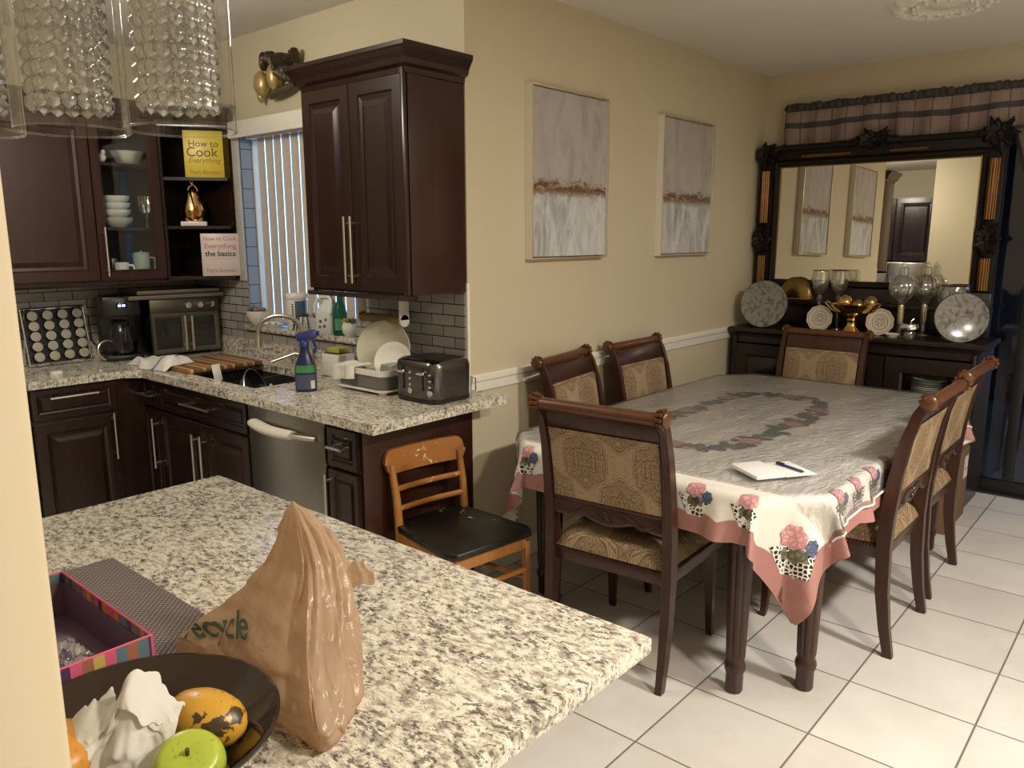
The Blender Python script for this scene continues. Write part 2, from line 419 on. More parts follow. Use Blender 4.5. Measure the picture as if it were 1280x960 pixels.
# window wall with recess
WY0, WY1, WZ0, WZ1 = .79, 1.81, 1.10, 2.20
m = MB()
for a in ((0, .16, WY1, K + .15, 0, H), (0, .16, 0, WY0, 0, H), (0, .16, WY0, WY1, 0, WZ0 - .03), (0, .16, WY0, WY1, WZ1, H)): m.box(*a)
struct('wall_window', m, M['cream'], 'cream kitchen wall with window above the sink')
m = MB()   # tile lining on the window wall
t = .008
for a in ((-t, 0, .012, .79, 1.015, 1.40), (-t, 0, .79, WY1, 1.015, WZ0 - .03), (-t, 0, WY1, K, 1.015, 2.20)): m.box(*a)
struct('trim_1', m, M['tile_y'], 'grey subway tile backsplash on the window wall')
def stack_tile():
    n = NT('grey_stacked_tile'); o = n.xyz(n.pos()); f = n.math('FRACT', n.math('MULTIPLY', o[2], 9.0)); g = n.ramp(f, [(.035, (1, 1, 1)), (.05, (0, 0, 0))])
    return n.pbr(n.mix(g, (.30, .285, .265), (.03, .027, .025)), .3)
m = MB(); m.box(0, .069, WY1 - t, WY1, WZ0, WZ1); struct('trim_7', m, stack_tile(), 'grey stacked tile lining of the window recess')
m = MB(); m.box(-3.4, 0, K, K + .15, 0, H); struct('wall_kitchen', m, M['cream'], 'kitchen wall behind the oven')
m = MB(); m.box(-3.2, -.008, K - t, K, .915, 1.41); struct('trim_2', m, M['tile_x'], 'grey subway tile backsplash behind the coffee maker')
m = MB(); m.box(.16, L + .12, 0, .12, 0, H); m.box(.0, .16, -.0005, 0, 0, H); struct('wall_dining', m, M['cream'], 'cream dining wall with paintings')
DY0, DY1, DZ = -2.75, -.28, 2.2
m = MB()
for a in ((L, L + .12, DY1, 0, 0, H), (L, L + .12, -5.2, DY0, 0, H), (L, L + .12, DY0, DY1, DZ, H)): m.box(*a)
struct('wall_back', m, M['cream'], 'cream wall around the sliding glass door')
m = MB(); m.box(-5.2, L + .12, -5.3, -5.2, 0, H); struct('wall_front', m, M['cream'])
m = MB(); m.box(-5.3, -5.2, -5.2, K + .15, 0, H); struct('wall_west', m, M['cream'])
m = MB(); m.box(-3.5, -3.35, .12, K, 0, H); struct('wall_stove', m, M['cream'])
m = MB(); m.box(-2.445, -2.327, -1.835, .1, 0, H, bev=.006); struct('wall_left', m, M['cream'], 'near cream wall end beside the peninsula')
# chair rail, corner beads, baseboards
m = MB(); prof = [(0, .915), (.012, .915), (.014, .955), (.020, .965), (.020, .985), (.012, .993), (0, .993)]
m.mold(prof, [(.005, -.0005, 0), (L - .001, -.0005, 0)]); struct('trim_3', m, M['trimw'], 'white chair rail on the dining wall')
m = MB(); prof = [(0, 0), (.012, 0), (.012, .085), (.006, .095), (0, .095)]
m.mold(prof, [(.06, -.0005, 0), (L - .001, -.0005, 0)]); struct('baseboard_dining', m, M['trimw'])
m = MB(); m.box(-.004, .012, -.004, .012, .0, 1.41, bev=.003); struct('trim_4', m, M['trimw'], 'white metal corner bead at the end of the backsplash')
# window
m = MB()
for a in ((.07, .12, WY0, WY0 + .04, WZ0, WZ1), (.07, .12, WY1 - .024, WY1 - t, WZ0, WZ1), (.07, .12, WY0, WY1, WZ1 - .04, WZ1), (.07, .12, WY0, WY1, WZ0, WZ0 + .04), (.08, .11, 1.28, 1.32, WZ0, WZ1)): m.box(*a, bev=.004)
w1 = struct('window_1', m, M['trimw'], 'white framed kitchen window')
m = MB(); m.box(.093, .099, WY0 + .03, WY1 - .03, WZ0 + .03, WZ1 - .03); pn = m.build('window_pane', M['pane'], w1); 
m = MB(); m.box(-.03, .075, WY0 - .02, WY1 + .03, WZ0 - .03, WZ0, bev=.006); sl = m.build('window_sill', M['granite'], w1)
# valance board over the window
m = MB(); m.box(-.06, -.045, .70, 1.83, 2.165, 2.255, bev=.004); m.box(-.045, 0, .70, .715, 2.165, 2.255); m.box(-.045, 0, 1.815, 1.83, 2.165, 2.255)
o = m.build('window_blind_valance', M['trimw']); tag(o, 'plain cream valance board above the kitchen window blinds', 'valance')
# vertical blinds
def blind_mat():
    n = NT('beige_fabric_blind'); w = n.noise(n.map(n.pos(), scale=(60, 60, 400)), 1.0, 2)
    c = n.mix(w, (.50, .42, .33), (.60, .52, .42))
    df = n.n('ShaderNodeBsdfDiffuse'); n.l(c, df.inputs[0]); tl = n.n('ShaderNodeBsdfTranslucent'); n.l(c, tl.inputs[0])
    mx = n.n('ShaderNodeMixShader'); mx.inputs[0].default_value = .03; n.l(df.outputs[0], mx.inputs[1]); n.l(tl.outputs[0], mx.inputs[2]); n.l(mx.outputs[0], n.out.inputs[0]); return n.mat
M['blind'] = blind_mat()
vb = thing('vertical_blinds', 'beige fabric vertical blinds hanging in the kitchen window', 'blinds', (.035, 1.3, 1.13))
m = MB(); m.box(-.02, .02, -.50, .47, 1.035, 1.065, bev=.004); m.build('head_rail', M['whitepl'], vb)
ys = [.345, .262, .182, .098, .016, -.067, -.169, -.252, -.333, -.415]
for i, y in enumerate(ys):
    m = MB(); a = (.05, .0, .05, -.01, .03, .01, .02, .05, .0, .04, .02)[i]
    def fn(u, v, y=y, a=a):
        w = (u - .5) * .078; bow = .006 * (1 - (2 * u - 1) ** 2)
        return V(w * math.sin(a) + bow * math.cos(a), y + w * math.cos(a) - bow * math.sin(a), .0 + v * 1.035)
    m.grid(fn, 8, 1); m.build('blind_slat', M['blind'], vb, recalc=False)
# sliding glass door
m = MB()
for a in ((L + .03, L + .09, DY1 - .05, DY1, 0, DZ), (L + .03, L + .09, DY0, DY0 + .05, 0, DZ), (L + .03, L + .09, DY0, DY1, DZ - .05, DZ), (L + .05, L + .09, -1.72, -1.66, .02, DZ)): m.box(*a, bev=.004)
m.box(L + .0, L + .1, DY0, DY1, .0, .018, bev=.003)
d1 = struct('door_1', m, plain('dark_bronze_aluminium', (.03, .03, .032), .4, .6), 'sliding glass door to the dark patio')
m = MB(); m.box(L + .062, L + .068, DY0 + .03, DY1 - .03, .06, DZ - .04); m.box(L + .045, L + .085, DY0 + .04, DY1 - .04, .018, .09, mi=1)
m.build('door_pane', [M['pane'], M['black']], d1)
m = MB(); m.box(L - .004, L + .02, DY0, DY1, 0, .006); struct('trim_5', m, plain('aluminium_threshold', (.5, .5, .48), .35, .8), 'aluminium door threshold')
# patio outside; its roof and walls are added to block the sky
dk = plain('dark_sky_block', (.014, .014, .016), .8)  # near-black coat shared by the added sky blockers
m = MB(); m.box(L + .13, 7.5, -6, 1.5, -.12, -.02); struct('floor_patio', m, plain('patio_concrete', (.05, .05, .05), .8), 'dark patio slab outside the glass door')
m = MB(); m.box(L + .13, 6.6, -4.6, .7, 2.35, 2.45); struct('ceiling_patio', m, dk, 'added dark roof blocking the sky over the patio')  # added roof keeps sky light off the view through the door
m = MB(); m.box(6.5, 6.6, -6, 3, -.12, 2.5); struct('wall_patio', m, dk, 'added dark wall blocking the sky beyond the patio')  # added wall hides the blue sky behind the glass door
m = MB(); m.box(L + .13, 6.5, .6, .7, -.12, 2.4); m.box(L + .13, 6.6, -6.1, -6.0, -.12, 2.2); struct('wall_patio_side', m, dk, 'added dark side walls blocking sky light from the patio')  # added walls shut out sky light from the sides

# ------------------------------------------------------------------ camera
cx, cy, cz, yaw, pit, rol, foc = -2.51135552, -2.44082559, 1.61062471, .714966584, .185505757, -.00292637557, 978.989916
fw = V(math.cos(yaw) * math.cos(pit), math.sin(yaw) * math.cos(pit), -math.sin(pit))
rt = V(math.sin(yaw), -math.cos(yaw), 0); up = rt.cross(fw)
r2 = rt * math.cos(rol) + up * math.sin(rol); u2 = -rt * math.sin(rol) + up * math.cos(rol)
cd = bpy.data.cameras.new('camera'); cam = bpy.data.objects.new('camera', cd); COL.objects.link(cam)
cam.matrix_world = Matrix(((r2.x, u2.x, -fw.x, cx), (r2.y, u2.y, -fw.y, cy), (r2.z, u2.z, -fw.z, cz), (0, 0, 0, 1)))
cd.sensor_fit = 'HORIZONTAL'; cd.sensor_width = 36; cd.lens = foc / 1280 * 36; cd.clip_start = .02
scene.camera = cam

# ------------------------------------------------------------------ light
w = bpy.data.worlds.new('dusk'); scene.world = w; w.use_nodes = True
bg = w.node_tree.nodes['Background']; bg.inputs[0].default_value = (.16, .34, .80, 1); bg.inputs[1].default_value = WORLD = 6.0
def lamp(name, loc, energy, size, col=(1, .90, .75), aim=(0, 0, -1), spread=None):
    ld = bpy.data.lights.new(name, 'AREA'); ld.shape = 'DISK'; ld.size = size; ld.energy = energy; ld.color = col
    if spread: ld.spread = spread
    o = bpy.data.objects.new(name, ld); COL.objects.link(o); o.location = loc
    o.rotation_euler = Vector(aim).to_track_quat('-Z', 'Y').to_euler(); return o
lamp('living_ceiling_lamp', (.1, -3.35, H - .03), 66, .28, (1, .955, .88))
lamp('hall_ceiling_lamp', (-1.25, -3.45, H - .03), 52, .28, (1, .88, .70))
ld = bpy.data.lights.new('kitchen_globe_lamp', 'POINT'); ld.energy = 30; ld.shadow_soft_size = .12; ld.color = (1, .93, .80); o = bpy.data.objects.new('kitchen_globe_lamp', ld); COL.objects.link(o); o.location = (-1.5, .75, 2.46)
scene.view_settings.view_transform = 'Standard'; scene.view_settings.look = 'None'; scene.view_settings.gamma = 1; scene.view_settings.use_curve_mapping = False
scene.view_settings.exposure = .45
try:
    scene.cycles.max_bounces = 14; scene.cycles.glossy_bounces = 10; scene.cycles.transmission_bounces = 10; scene.cycles.transparent_max_bounces = 24; scene.cycles.use_denoising = True; scene.cycles.sample_clamp_indirect = 6
except Exception: pass
# ceiling medallion
cm = MB(); c0 = (1.887, -1.376)
cm.lathe([(0, -.022), (.05, -.026), (.07, -.014), (.10, -.016), (.12, -.03), (.15, -.018), (.19, -.022), (.215, -.03), (.235, -.012), (.24, 0)], (c0[0], c0[1], H), 72, rmod=lambda th, z: 1 + .03 * math.cos(16 * th))
for k in range(16):
    a = k * PI / 8; cm.ell((c0[0] + .135 * math.cos(a), c0[1] + .135 * math.sin(a), H - .022), (.028, .012, .014), 8, 6, M=None)
    cm.ell((c0[0] + .19 * math.cos(a + .2), c0[1] + .19 * math.sin(a + .2), H - .02), (.02, .02, .014), 8, 6)
o = cm.build('ceiling_medallion', M['ceil']); tag(o, 'round white plaster medallion on the dining ceiling', 'medallion')
# ------------------------------------------------------------------ kitchen cabinets
DP = [(0, 0), (0, .018), (.004, .021), (.055, .021), (.062, .012), (.078, .010), (.086, .014), (.105, .022), (.11, .022)]
DPN = [(0, 0), (0, .018), (.003, .020), (.026, .020), (.031, .012), (.040, .010), (.050, .018), (.053, .018)]
def pull(name, p0, p1, out, parent, r=.006, ov=.03):
    """bar handle between two posts; out = outward unit vector"""
    p0, p1, out = Vector(p0), Vector(p1), Vector(out); d = (p1 - p0).normalized(); m = MB(); h = .032
    m.tube([p0 + out * h, p1 + out * h], r, 10)
    for p in (p0 + d * ov, p1 - d * ov): m.tube([p, p + out * h], r * .8, 8)
    return m.build(name, M['nickel'], parent)
def front(name, parent, O, U, W, N, w, h, prof, mat, hd=None):
    m = MB(); m.panel(O, U, W, N, w, h, prof); d = m.build(name, mat, parent)
    if hd: pull('handle', hd[0], hd[1], N, d, ov=hd[2] if len(hd) > 2 else .03)
    return d
X, Y, Z = V(1, 0, 0), V(0, 1, 0), V(0, 0, 1)
# --- upper cabinet right of the window (front faces -x)
uc = thing('upper_cabinet', 'dark cherry two-door upper cabinet with crown moulding hanging right of the window', 'cabinet', (0, 0, 1.37))
m = MB(); m.box(-.325, -.001, .012, .69, 0, .90); m.build('body', M['cab'], uc)
m = MB(); m.box(-.33, -.001, .0045, .0115, 0, .90, bev=.002); m.box(-.345, -.318, .0045, .03, 0, .90, bev=.003); m.build('side_panel', M['cabside'], uc)
for y0, y1, hy in ((.352, .688, .372), (.014, .348, .328)):
    front('door', uc, (-.326, y1, .012), -Y, Z, -X, y1 - y0, .866, DP, M['cab'], ((-.347, hy, .045), (-.347, hy, .33)))
m = MB(); cr = [(0, 0), (.008, 0), (.012, .02), (.03, .03), (.036, .05), (.046, .068), (.056, .082), (.060, .09), (.060, .106), (0, .106)]
m.mold(cr, [(-.001, .69, .880), (-.328, .69, .880), (-.328, .008, .880), (-.001, .008, .880)])
m.box(-.328, -.001, .008, .69, .97, .985); m.build('crown_moulding', M['cab'], uc)
m = MB(); m.mold([(0, 0), (.012, 0), (.016, .01), (.012, .02), (0, .02)], [(-.30, .688, -.02), (-.335, .688, -.02), (-.335, .008, -.02), (-.30, .008, -.02)]); m.build('light_rail', M['cab'], uc)

# --- upper cabinets on the kitchen wall (front faces -y, y = F)
F = K - .35
lc = thing('upper_cabinet', 'large plain dark cherry upper cabinet left of the glass door cupboard', 'cabinet', (-1.2, K, 1.37))
def rel(o, p): return (p[0] - o.location.x, p[1] - o.location.y, p[2] - o.location.z)
m = MB(); m.box(-.62, .484, -.33, -.001, .0, .885); m.build('body', M['cab'], lc)
for x0, x1 in ((-.075, .482), (-.615, -.08)):
    front('door', lc, (x0, -.331, .012), X, Z, -Y, x1 - x0, .855, DP, M['cabside'])
m = MB(); m.mold(cr, [(-.62, -.33, .875), (.484, -.33, .875)][::1]); m.mold([(0, 0), (.012, 0), (.016, .01), (.012, .02), (0, .02)], [(-.62, -.335, -.02), (.484, -.335, -.02)]); m.build('crown_moulding', M['cab'], lc)
gc = thing('glass_door_cabinet', 'dark cherry wall cupboard with a glass door showing white dishes', 'cabinet', (-.51, K, 1.37))
m = MB(); W0, W1 = -.205, .165
for a in ((W0, W0 + .016, -.33, -.001, 0, .885), (W1 - .016, W1, -.33, -.001, 0, .885), (W0 + .016, W1 - .016, -.33, -.001, 0, .03), (W0 + .016, W1 - .016, -.33, -.001, .855, .885), (W0 + .016, W1 - .016, -.012, -.001, .03, .855)): m.box(*a)
m.build('body', M['cabin'], gc)
for z in (.30, .65):
    m = MB(); m.box(W0 + .017, W1 - .017, -.315, -.013, z - .018, z, bev=.003); m.build('shelf', M['cabside'], gc)
def frame_door(parent, name, O, U, Wd, N, w, h, fw_, mat, th=.02):
    m = MB(); O, U, Wd, N = map(Vector, (O, U, Wd, N))
    prof = [(0, 0), (0, th), (fw_ - .012, th), (fw_, th * .4), (fw_, 0)]
    vs = []; fs = []
    for (i, t) in prof:
        for (a, b) in ((i, i), (w - i, i), (w - i, h - i), (i, h - i)): vs.append(O + U * a + Wd * b + N * t)
    k = len(prof)
    for r in range(k):
        for j in range(4):
            fs.append([r * 4 + j, r * 4 + (j + 1) % 4, ((r + 1) % k) * 4 + (j + 1) % 4, ((r + 1) % k) * 4 + j])
    m.add(vs, fs); d = m.build(name, mat, parent)
    g = MB(); a = fw_ - .002; g.panel(O + U * a + Wd * a + N * .004, U, Wd, N, w - 2 * a, h - 2 * a, [(0, 0), (0, .004)]); g.build('glass_pane', M['pane'], d); return d
dd = frame_door(gc, 'door', (W0 + .002, -.331, .012), X, Z, -Y, W1 - W0 - .004, .855, .055, M['cabside'])
pull('handle', (W0 + .03, -.351, .035), (W0 + .03, -.351, .30), -Y, dd)
m = MB(); m.mold(cr, [(W0, -.33, .875), (W1, -.33, .875)]); m.mold([(0, 0), (.012, 0), (.016, .01), (.012, .02), (0, .02)], [(W0, -.335, -.02), (W1, -.335, -.02)]); m.build('crown_moulding', M['cab'], gc)
# open corner shelf
os_ = thing('corner_shelf', 'dark open corner shelf holding two cookbooks and a golden pear', 'shelf', (-.009, K - .001, 1.37))
QB = [(-.333, -.001), (0, -.001), (0, -.56), (-.03, -.575), (-.333, -.352)]
m = MB()
for z0, z1 in ((0, .02), (.865, .885)): m.prism(QB, z0, z1)
m.box(-.016, 0, -.56, -.001, .02, .865); m.box(-.333, -.016, -.016, -.001, .02, .865); m.box(-.333, -.317, -.352, -.016, .02, .865); m.build('body', M['cab'], os_)
for z in (.31, .585):
    m = MB(); m.prism([(-.316, -.017), (-.017, -.017), (-.017, -.555), (-.04, -.565), (-.316, -.35)], z - .018, z); m.build('shelf', M['cab'], os_)
m = MB(); m.mold(cr, [(-.333, -.352, .875), (-.03, -.575, .875), (0, -.56, .875)]); m.build('crown_moulding', M['cab'], os_)
m = MB(); m.box(-.022, -.0085, 1.800, 1.866, 1.36, 2.27, bev=.004)
struct('trim_6', m, plain('grey_white_edge_trim', (.5, .48, .44), .45), 'pale vertical edge strip between shelf and window tiles')

# --- base cabinets along the window wall (front x = -.65)
BX = -.63
def base(name, label, y0, y1, x0=BX):
    t = thing(name, label, 'cabinet', (0, (y0 + y1) / 2, 0)); h = (y1 - y0) / 2
    m = MB(); m.box(x0, -.003, -h + .001, h - .001, .09, .873); m.box(x0 + .06, -.003, -h + .001, h - .001, 0, .09); m.build('body', M['cab'], t); return t, h
t, h = base('base_cabinet', 'narrow dark base cabinet with one drawer at the counter end beside the wooden chair', -.015, .2)
front('drawer', t, (BX, h - .012, .685), -Y, Z, -X, 2 * h - .02, .165, DPN, M['cab'], ((BX - .02, .055, .775), (BX - .02, -.04, .775), .012))
front('door', t, (BX, h - .012, .105), -Y, Z, -X, 2 * h - .02, .565, DPN, M['cab'], ((BX - .02, h - .03, .42), (BX - .02, h - .03, .655)))
m = MB(); m.box(BX, -.002, -h - .008, -h, 0, .873, bev=.002); m.build('side_panel', M['cabside'], t)
t, h = base('base_cabinet', 'wide dark sink base cabinet with two tall bar handles left of the dishwasher', .80, 1.69)
# the sink needs room: body of this one is a hollow shell
b = t.children[0]; bpy.data.meshes.remove(b.data)
m = MB()
for a in ((BX, -.003, -h + .001, -h + .018, .09, .873), (BX, -.003, h - .018, h - .001, .09, .873), (BX, -.003, -h + .018, h - .018, .09, .11), (-.02, -.003, -h + .018, h - .018, .11, .873), (BX, BX + .016, -h + .018, h - .018, .11, .873), (BX + .06, -.003, -h + .001, h - .001, 0, .09)): m.box(*a)
m.build('body', M['cab'], t)
front('drawer', t, (BX, h - .006, .71), -Y, Z, -X, 2 * h - .012, .145, DPN, M['cab'], ((BX - .02, .14, .783), (BX - .02, -.14, .783)))
front('door', t, (BX, h - .006, .105), -Y, Z, -X, h - .008, .59, DP, M['cab'], ((BX - .02, .04, .36), (BX - .02, .04, .64)))
front('door', t, (BX, -.002, .105), -Y, Z, -X, h - .004, .59, DP, M['cab'], ((BX - .02, -.04, .36), (BX - .02, -.04, .64)))
t, h = base('base_cabinet', 'narrow dark corner base cabinet left of the sink cabinet', 1.69, K - .003)
front('drawer', t, (BX, -h + .185, .71), -Y, Z, -X, .18, .145, DPN, M['cab'], ((BX - .02, -h + .175, .778), (BX - .02, -h + .02, .778), .02))
front('door', t, (BX, -h + .185, .105), -Y, Z, -X, .18, .59, DPN, M['cab'], ((BX - .02, -h + .025, .38), (BX - .02, -h + .025, .655)))
# base cabinet on the kitchen wall (front faces -y)
BY = 1.86
t = thing('base_cabinet', 'dark base cabinet with one wide drawer below the coffee maker', 'cabinet', (-.93, K, 0))
m = MB(); m.box(-.285, .296, BY - K, -.003, .09, .873); m.box(-.285, .296, BY - K + .06, -.003, 0, .09); m.build('body', M['cab'], t)
front('drawer', t, (-.28, BY - K, .71), X, Z, -Y, .41, .155, DPN, M['cab'], ((-.20, BY - K - .02, .822), (.03, BY - K - .02, .822)))
front('door', t, (-.28, BY - K, .105), X, Z, -Y, .41, .59, DP, M['cab'], ((.095, BY - K - .02, .45), (.095, BY - K - .02, .70)))
# stove sliver
st = thing('stove', 'white edged range standing left of the kitchen base cabinet', 'stove', (-1.6, K, 0))
m = MB(); m.box(-.375, .375, -.60, -.01, .0, .90, bev=.006); m.build('body', M['whitepl'], st)
m = MB(); m.box(-.38, .38, -.62, -.01, .9, .918, bev=.004); m.build('cooktop', M['whitepl'], st)
m = MB(); m.box(-.37, .37, -.625, -.60, .20, .76, bev=.006); dr = m.build('oven_door', M['whitepl'], st); pull('handle', (-.3, -.625, .72), (.3, -.625, .72), (0, -1, 0), dr, r=.01)

# --- dishwasher
dw = thing('dishwasher', 'stainless dishwasher with a white sleeve on its curved handle', 'dishwasher', (0, .5, 0))
m = MB(); m.box(-.62, -.01, -.297, .297, .1, .868); m.box(-.56, -.01, -.297, .297, 0, .1); m.build('body', M['black'], dw)
m = MB(); m.box(-.648, -.621, -.292, .292, .11, .862, bev=.006); m.build('door', plain('dishwasher_stainless', (.33, .325, .30), .3, 1.0), dw)
pts = [(-.648 - .05 * math.sin(PI * i / 20) - .004, .25 - .5 * i / 20, .785) for i in range(21)]
m = MB(); m.tube(pts, .013, 12, asp=1.7); m.build('handle', M['nickel'], dw)
m = MB(); m.tube(pts[1:16], [.018, .02] + [.0205] * 11 + [.02, .018], 14, asp=1.6); m.build('handle_sleeve', plain('white_terry_sleeve', (.72, .68, .58), .9, bst=.6, sc=200), dw)

# --- countertop
ct = MB(); CX = -.69; z0, z1 = .875, .915; SY0, SY1, SX0, SX1 = .84, 1.60, -.575, -.15
for a in ((CX, -.0005, -.165, SY0), (CX, -.0005, SY1, K - .0005), (CX, SX0, SY0, SY1), (SX1, -.0005, SY0, SY1)): ct.box(a[0], a[1], a[2], a[3], z0, z1)
ct.box(-.0005, .075, -.165, -.022, z0, z1); ct.box(-1.215, CX, 1.83, K - .0005, z0, z1)
ct.prism([(CX, 1.83), (CX - .07, 1.83), (CX, 1.76)], z0, z1)
ct.box(-.022, -.0005, .012, K - .0005, z1, 1.014); ct.box(-1.215, -.022, K - .022, K - .0005, z1, 1.014)
o = ct.build('countertop', M['granite']); tag(o, 'speckled granite L shaped countertop around the sink', 'countertop')
# sink
sk = thing('sink', 'dark undermount double kitchen sink in the window counter', 'sink', (-.36, 1.22, .874))
m = MB()
def basin(m, y0, y1, zb=-.19, w=.006):
    x0, x1 = -.222, .222; 
    m.box(x0, x1, y0, y1, zb - w, zb); m.box(x0, x0 + w, y0, y1, zb, 0); m.box(x1 - w, x1, y0, y1, zb, 0); m.box(x0, x1, y0, y0 + w, zb, 0); m.box(x0, x1, y1 - w, y1, zb, 0)
basin(m, -.39, .06); basin(m, .06, .39); m.build('basin', plain('dark_composite_sink', (.035, .033, .03), .35), sk)
m = MB(); m.lathe([(0, .002), (.03, .003), (.04, 0)], (0, -.15, -.19), 20); m.build('drain', M['steel'], sk)
# faucet
fa = thing('faucet', 'brushed gooseneck faucet with side lever behind the sink', 'faucet', (-.105, 1.13, .9155))
m = MB(); m.lathe([(0, 0), (.03, 0), (.03, .008), (.022, .02), (.02, .09), (.016, .10), (0, .10)], (0, 0, 0), 20); m.build('base', M['nickel'], fa)
pts = [(0, 0, .09), (0, 0, .17)] + [(-.085 + .085 * math.cos(a), .075 - .075 * math.cos(a), .205 + .085 * math.sin(a)) for a in [PI * i / 14 for i in range(15)]] + [(-.172, .152, .165)]
m = MB(); m.tube(pts, .0115, 12); m.tube([(-.171, .151, .185), (-.173, .153, .125)], [.014, .018], 12); m.build('spout', M['nickel'], fa)
m = MB(); m.tube([(0, 0, .075), (-.03, .03, .085), (-.13, .10, .045)], [.012, .010, .006], 10); m.build('lever', M['nickel'], fa)

# --- peninsula
PX0, PX1, PY0, PY1 = -2.3265, -1.385, -1.79, -.303
m = MB(); m.box(PX0, PX1, PY0, PY1, .884, .915, bev=.004)
o = m.build('peninsula_counter', M['granite']); tag(o, 'large speckled granite peninsula counter in the foreground', 'countertop')
t = thing('peninsula_cabinet', 'dark base cabinet carrying the foreground granite peninsula', 'cabinet', (-1.9, -1.05, 0))
m = MB(); m.box(-.42, .27, -.43, .70, .0, .8835); m.build('body', M['cab'], t)
for y0, y1 in ((-.42, .13), (.14, .69)): front('panel', t, (.27, y0, .05), Y, Z, X, y1 - y0, .79, DP, M['cab'])

# --- fridge wall cabinet seen only in the mirror
t = thing('tall_cabinet', 'tall dark pantry cabinet on the stove wall, seen in the mirror', 'cabinet', (-3.05, .62, 0))
m = MB(); m.box(-.29, .30, -.48, .48, 1.5, 2.3); m.build('body', M['cab'], t)
front('door', t, (.3, -.475, 1.51), Y, Z, X, .47, .78, DP, M['cab']); front('door', t, (.3, .005, 1.51), Y, Z, X, .47, .78, DP, M['cab'])
t = thing('refrigerator', 'tall steel refrigerator under the pantry cabinet, seen in the mirror', 'refrigerator', (-3.0, .62, 0))
m = MB(); m.box(-.34, .34, -.45, .45, .02, 1.48, bev=.01); m.box(-.3, .3, -.42, .42, 0, .02); m.build('body', M['steel'], t)
for y0, y1, hy in ((-.448, -.004, -.05), (.004, .448, .05)):
    m = MB(); m.box(.341, .40, y0, y1, .05, 1.475, bev=.012); d = m.build('door', M['steel'], t); pull('handle', (.40, hy, .7), (.40, hy, 1.3), X, d, r=.01)
# ------------------------------------------------------------------ table and cloth
TA, TB, TC, TD = -.125, 2.10, -1.605, -.275; TZ = .762; CL = .185
POLY = [V(TA + CL, TC, 0), V(TB - CL, TC, 0), V(TB, TC + CL, 0), V(TB, TD - CL, 0), V(TB - CL, TD, 0), V(TA + CL, TD, 0), V(TA, TD - CL, 0), V(TA, TC + CL, 0)]
tb = thing('dining_table', 'long dining table with paired fluted legs under the embroidered cloth', 'table', ((TA + TB) / 2, (TC + TD) / 2, 0))
lx, ly = tb.location.x, tb.location.y
m = MB(); m.prism([(p.x - lx, p.y - ly) for p in POLY], TZ - .03, TZ); m.build('tabletop', M['chairwood'], tb)
m = MB()
q = [(p.x - lx) * .955 for p in POLY]; q2 = [(p.y - ly) * .93 for p in POLY]
m.prism(list(zip(q, q2)), TZ - .12, TZ - .0305); m.build('apron', M['chairwood'], tb)
def leg_mesh():
    m = MB(); pr = [(0, 0), (.026, 0), (.031, .01), (.031, .075), (.036, .085), (.038, .10), (.036, .112), (.030, .125), (.034, .14), (.043, .5), (.045, .62), (.045, TZ - .121), (0, TZ - .121)]
    n = 48
    def fl(th, z): return 1 - (.13 * (1 - abs(math.sin(th * 4)) ** .5) if .135 < z < .60 else 0)
    full = []
    for i in range(len(pr) - 1):
        a, b = pr[i], pr[i + 1]; full.append(a)
        if b[1] - a[1] > .1: full += [(a[0] + (b[0] - a[0]) * t, a[1] + (b[1] - a[1]) * t) for t in (.02, .5, .98)]
    full.append(pr[-1]); m.lathe(full, (0, 0, 0), n, rmod=fl); return m.build('leg', M['chairwood'], tb)
lg0 = None
LEGP = [(-.0455, -1.355), (.135, -1.541), (1.84, -1.541), (2.02, -1.355), (-.0455, -.525), (.135, -.34), (1.84, -.34), (1.99, -.43)]
for (x, y) in LEGP:
    if lg0 is None: lg0 = leg_mesh(); g = lg0
    else: g = lg0.copy(); COL.objects.link(g)
    g.location = (x - lx, y - ly, 0)

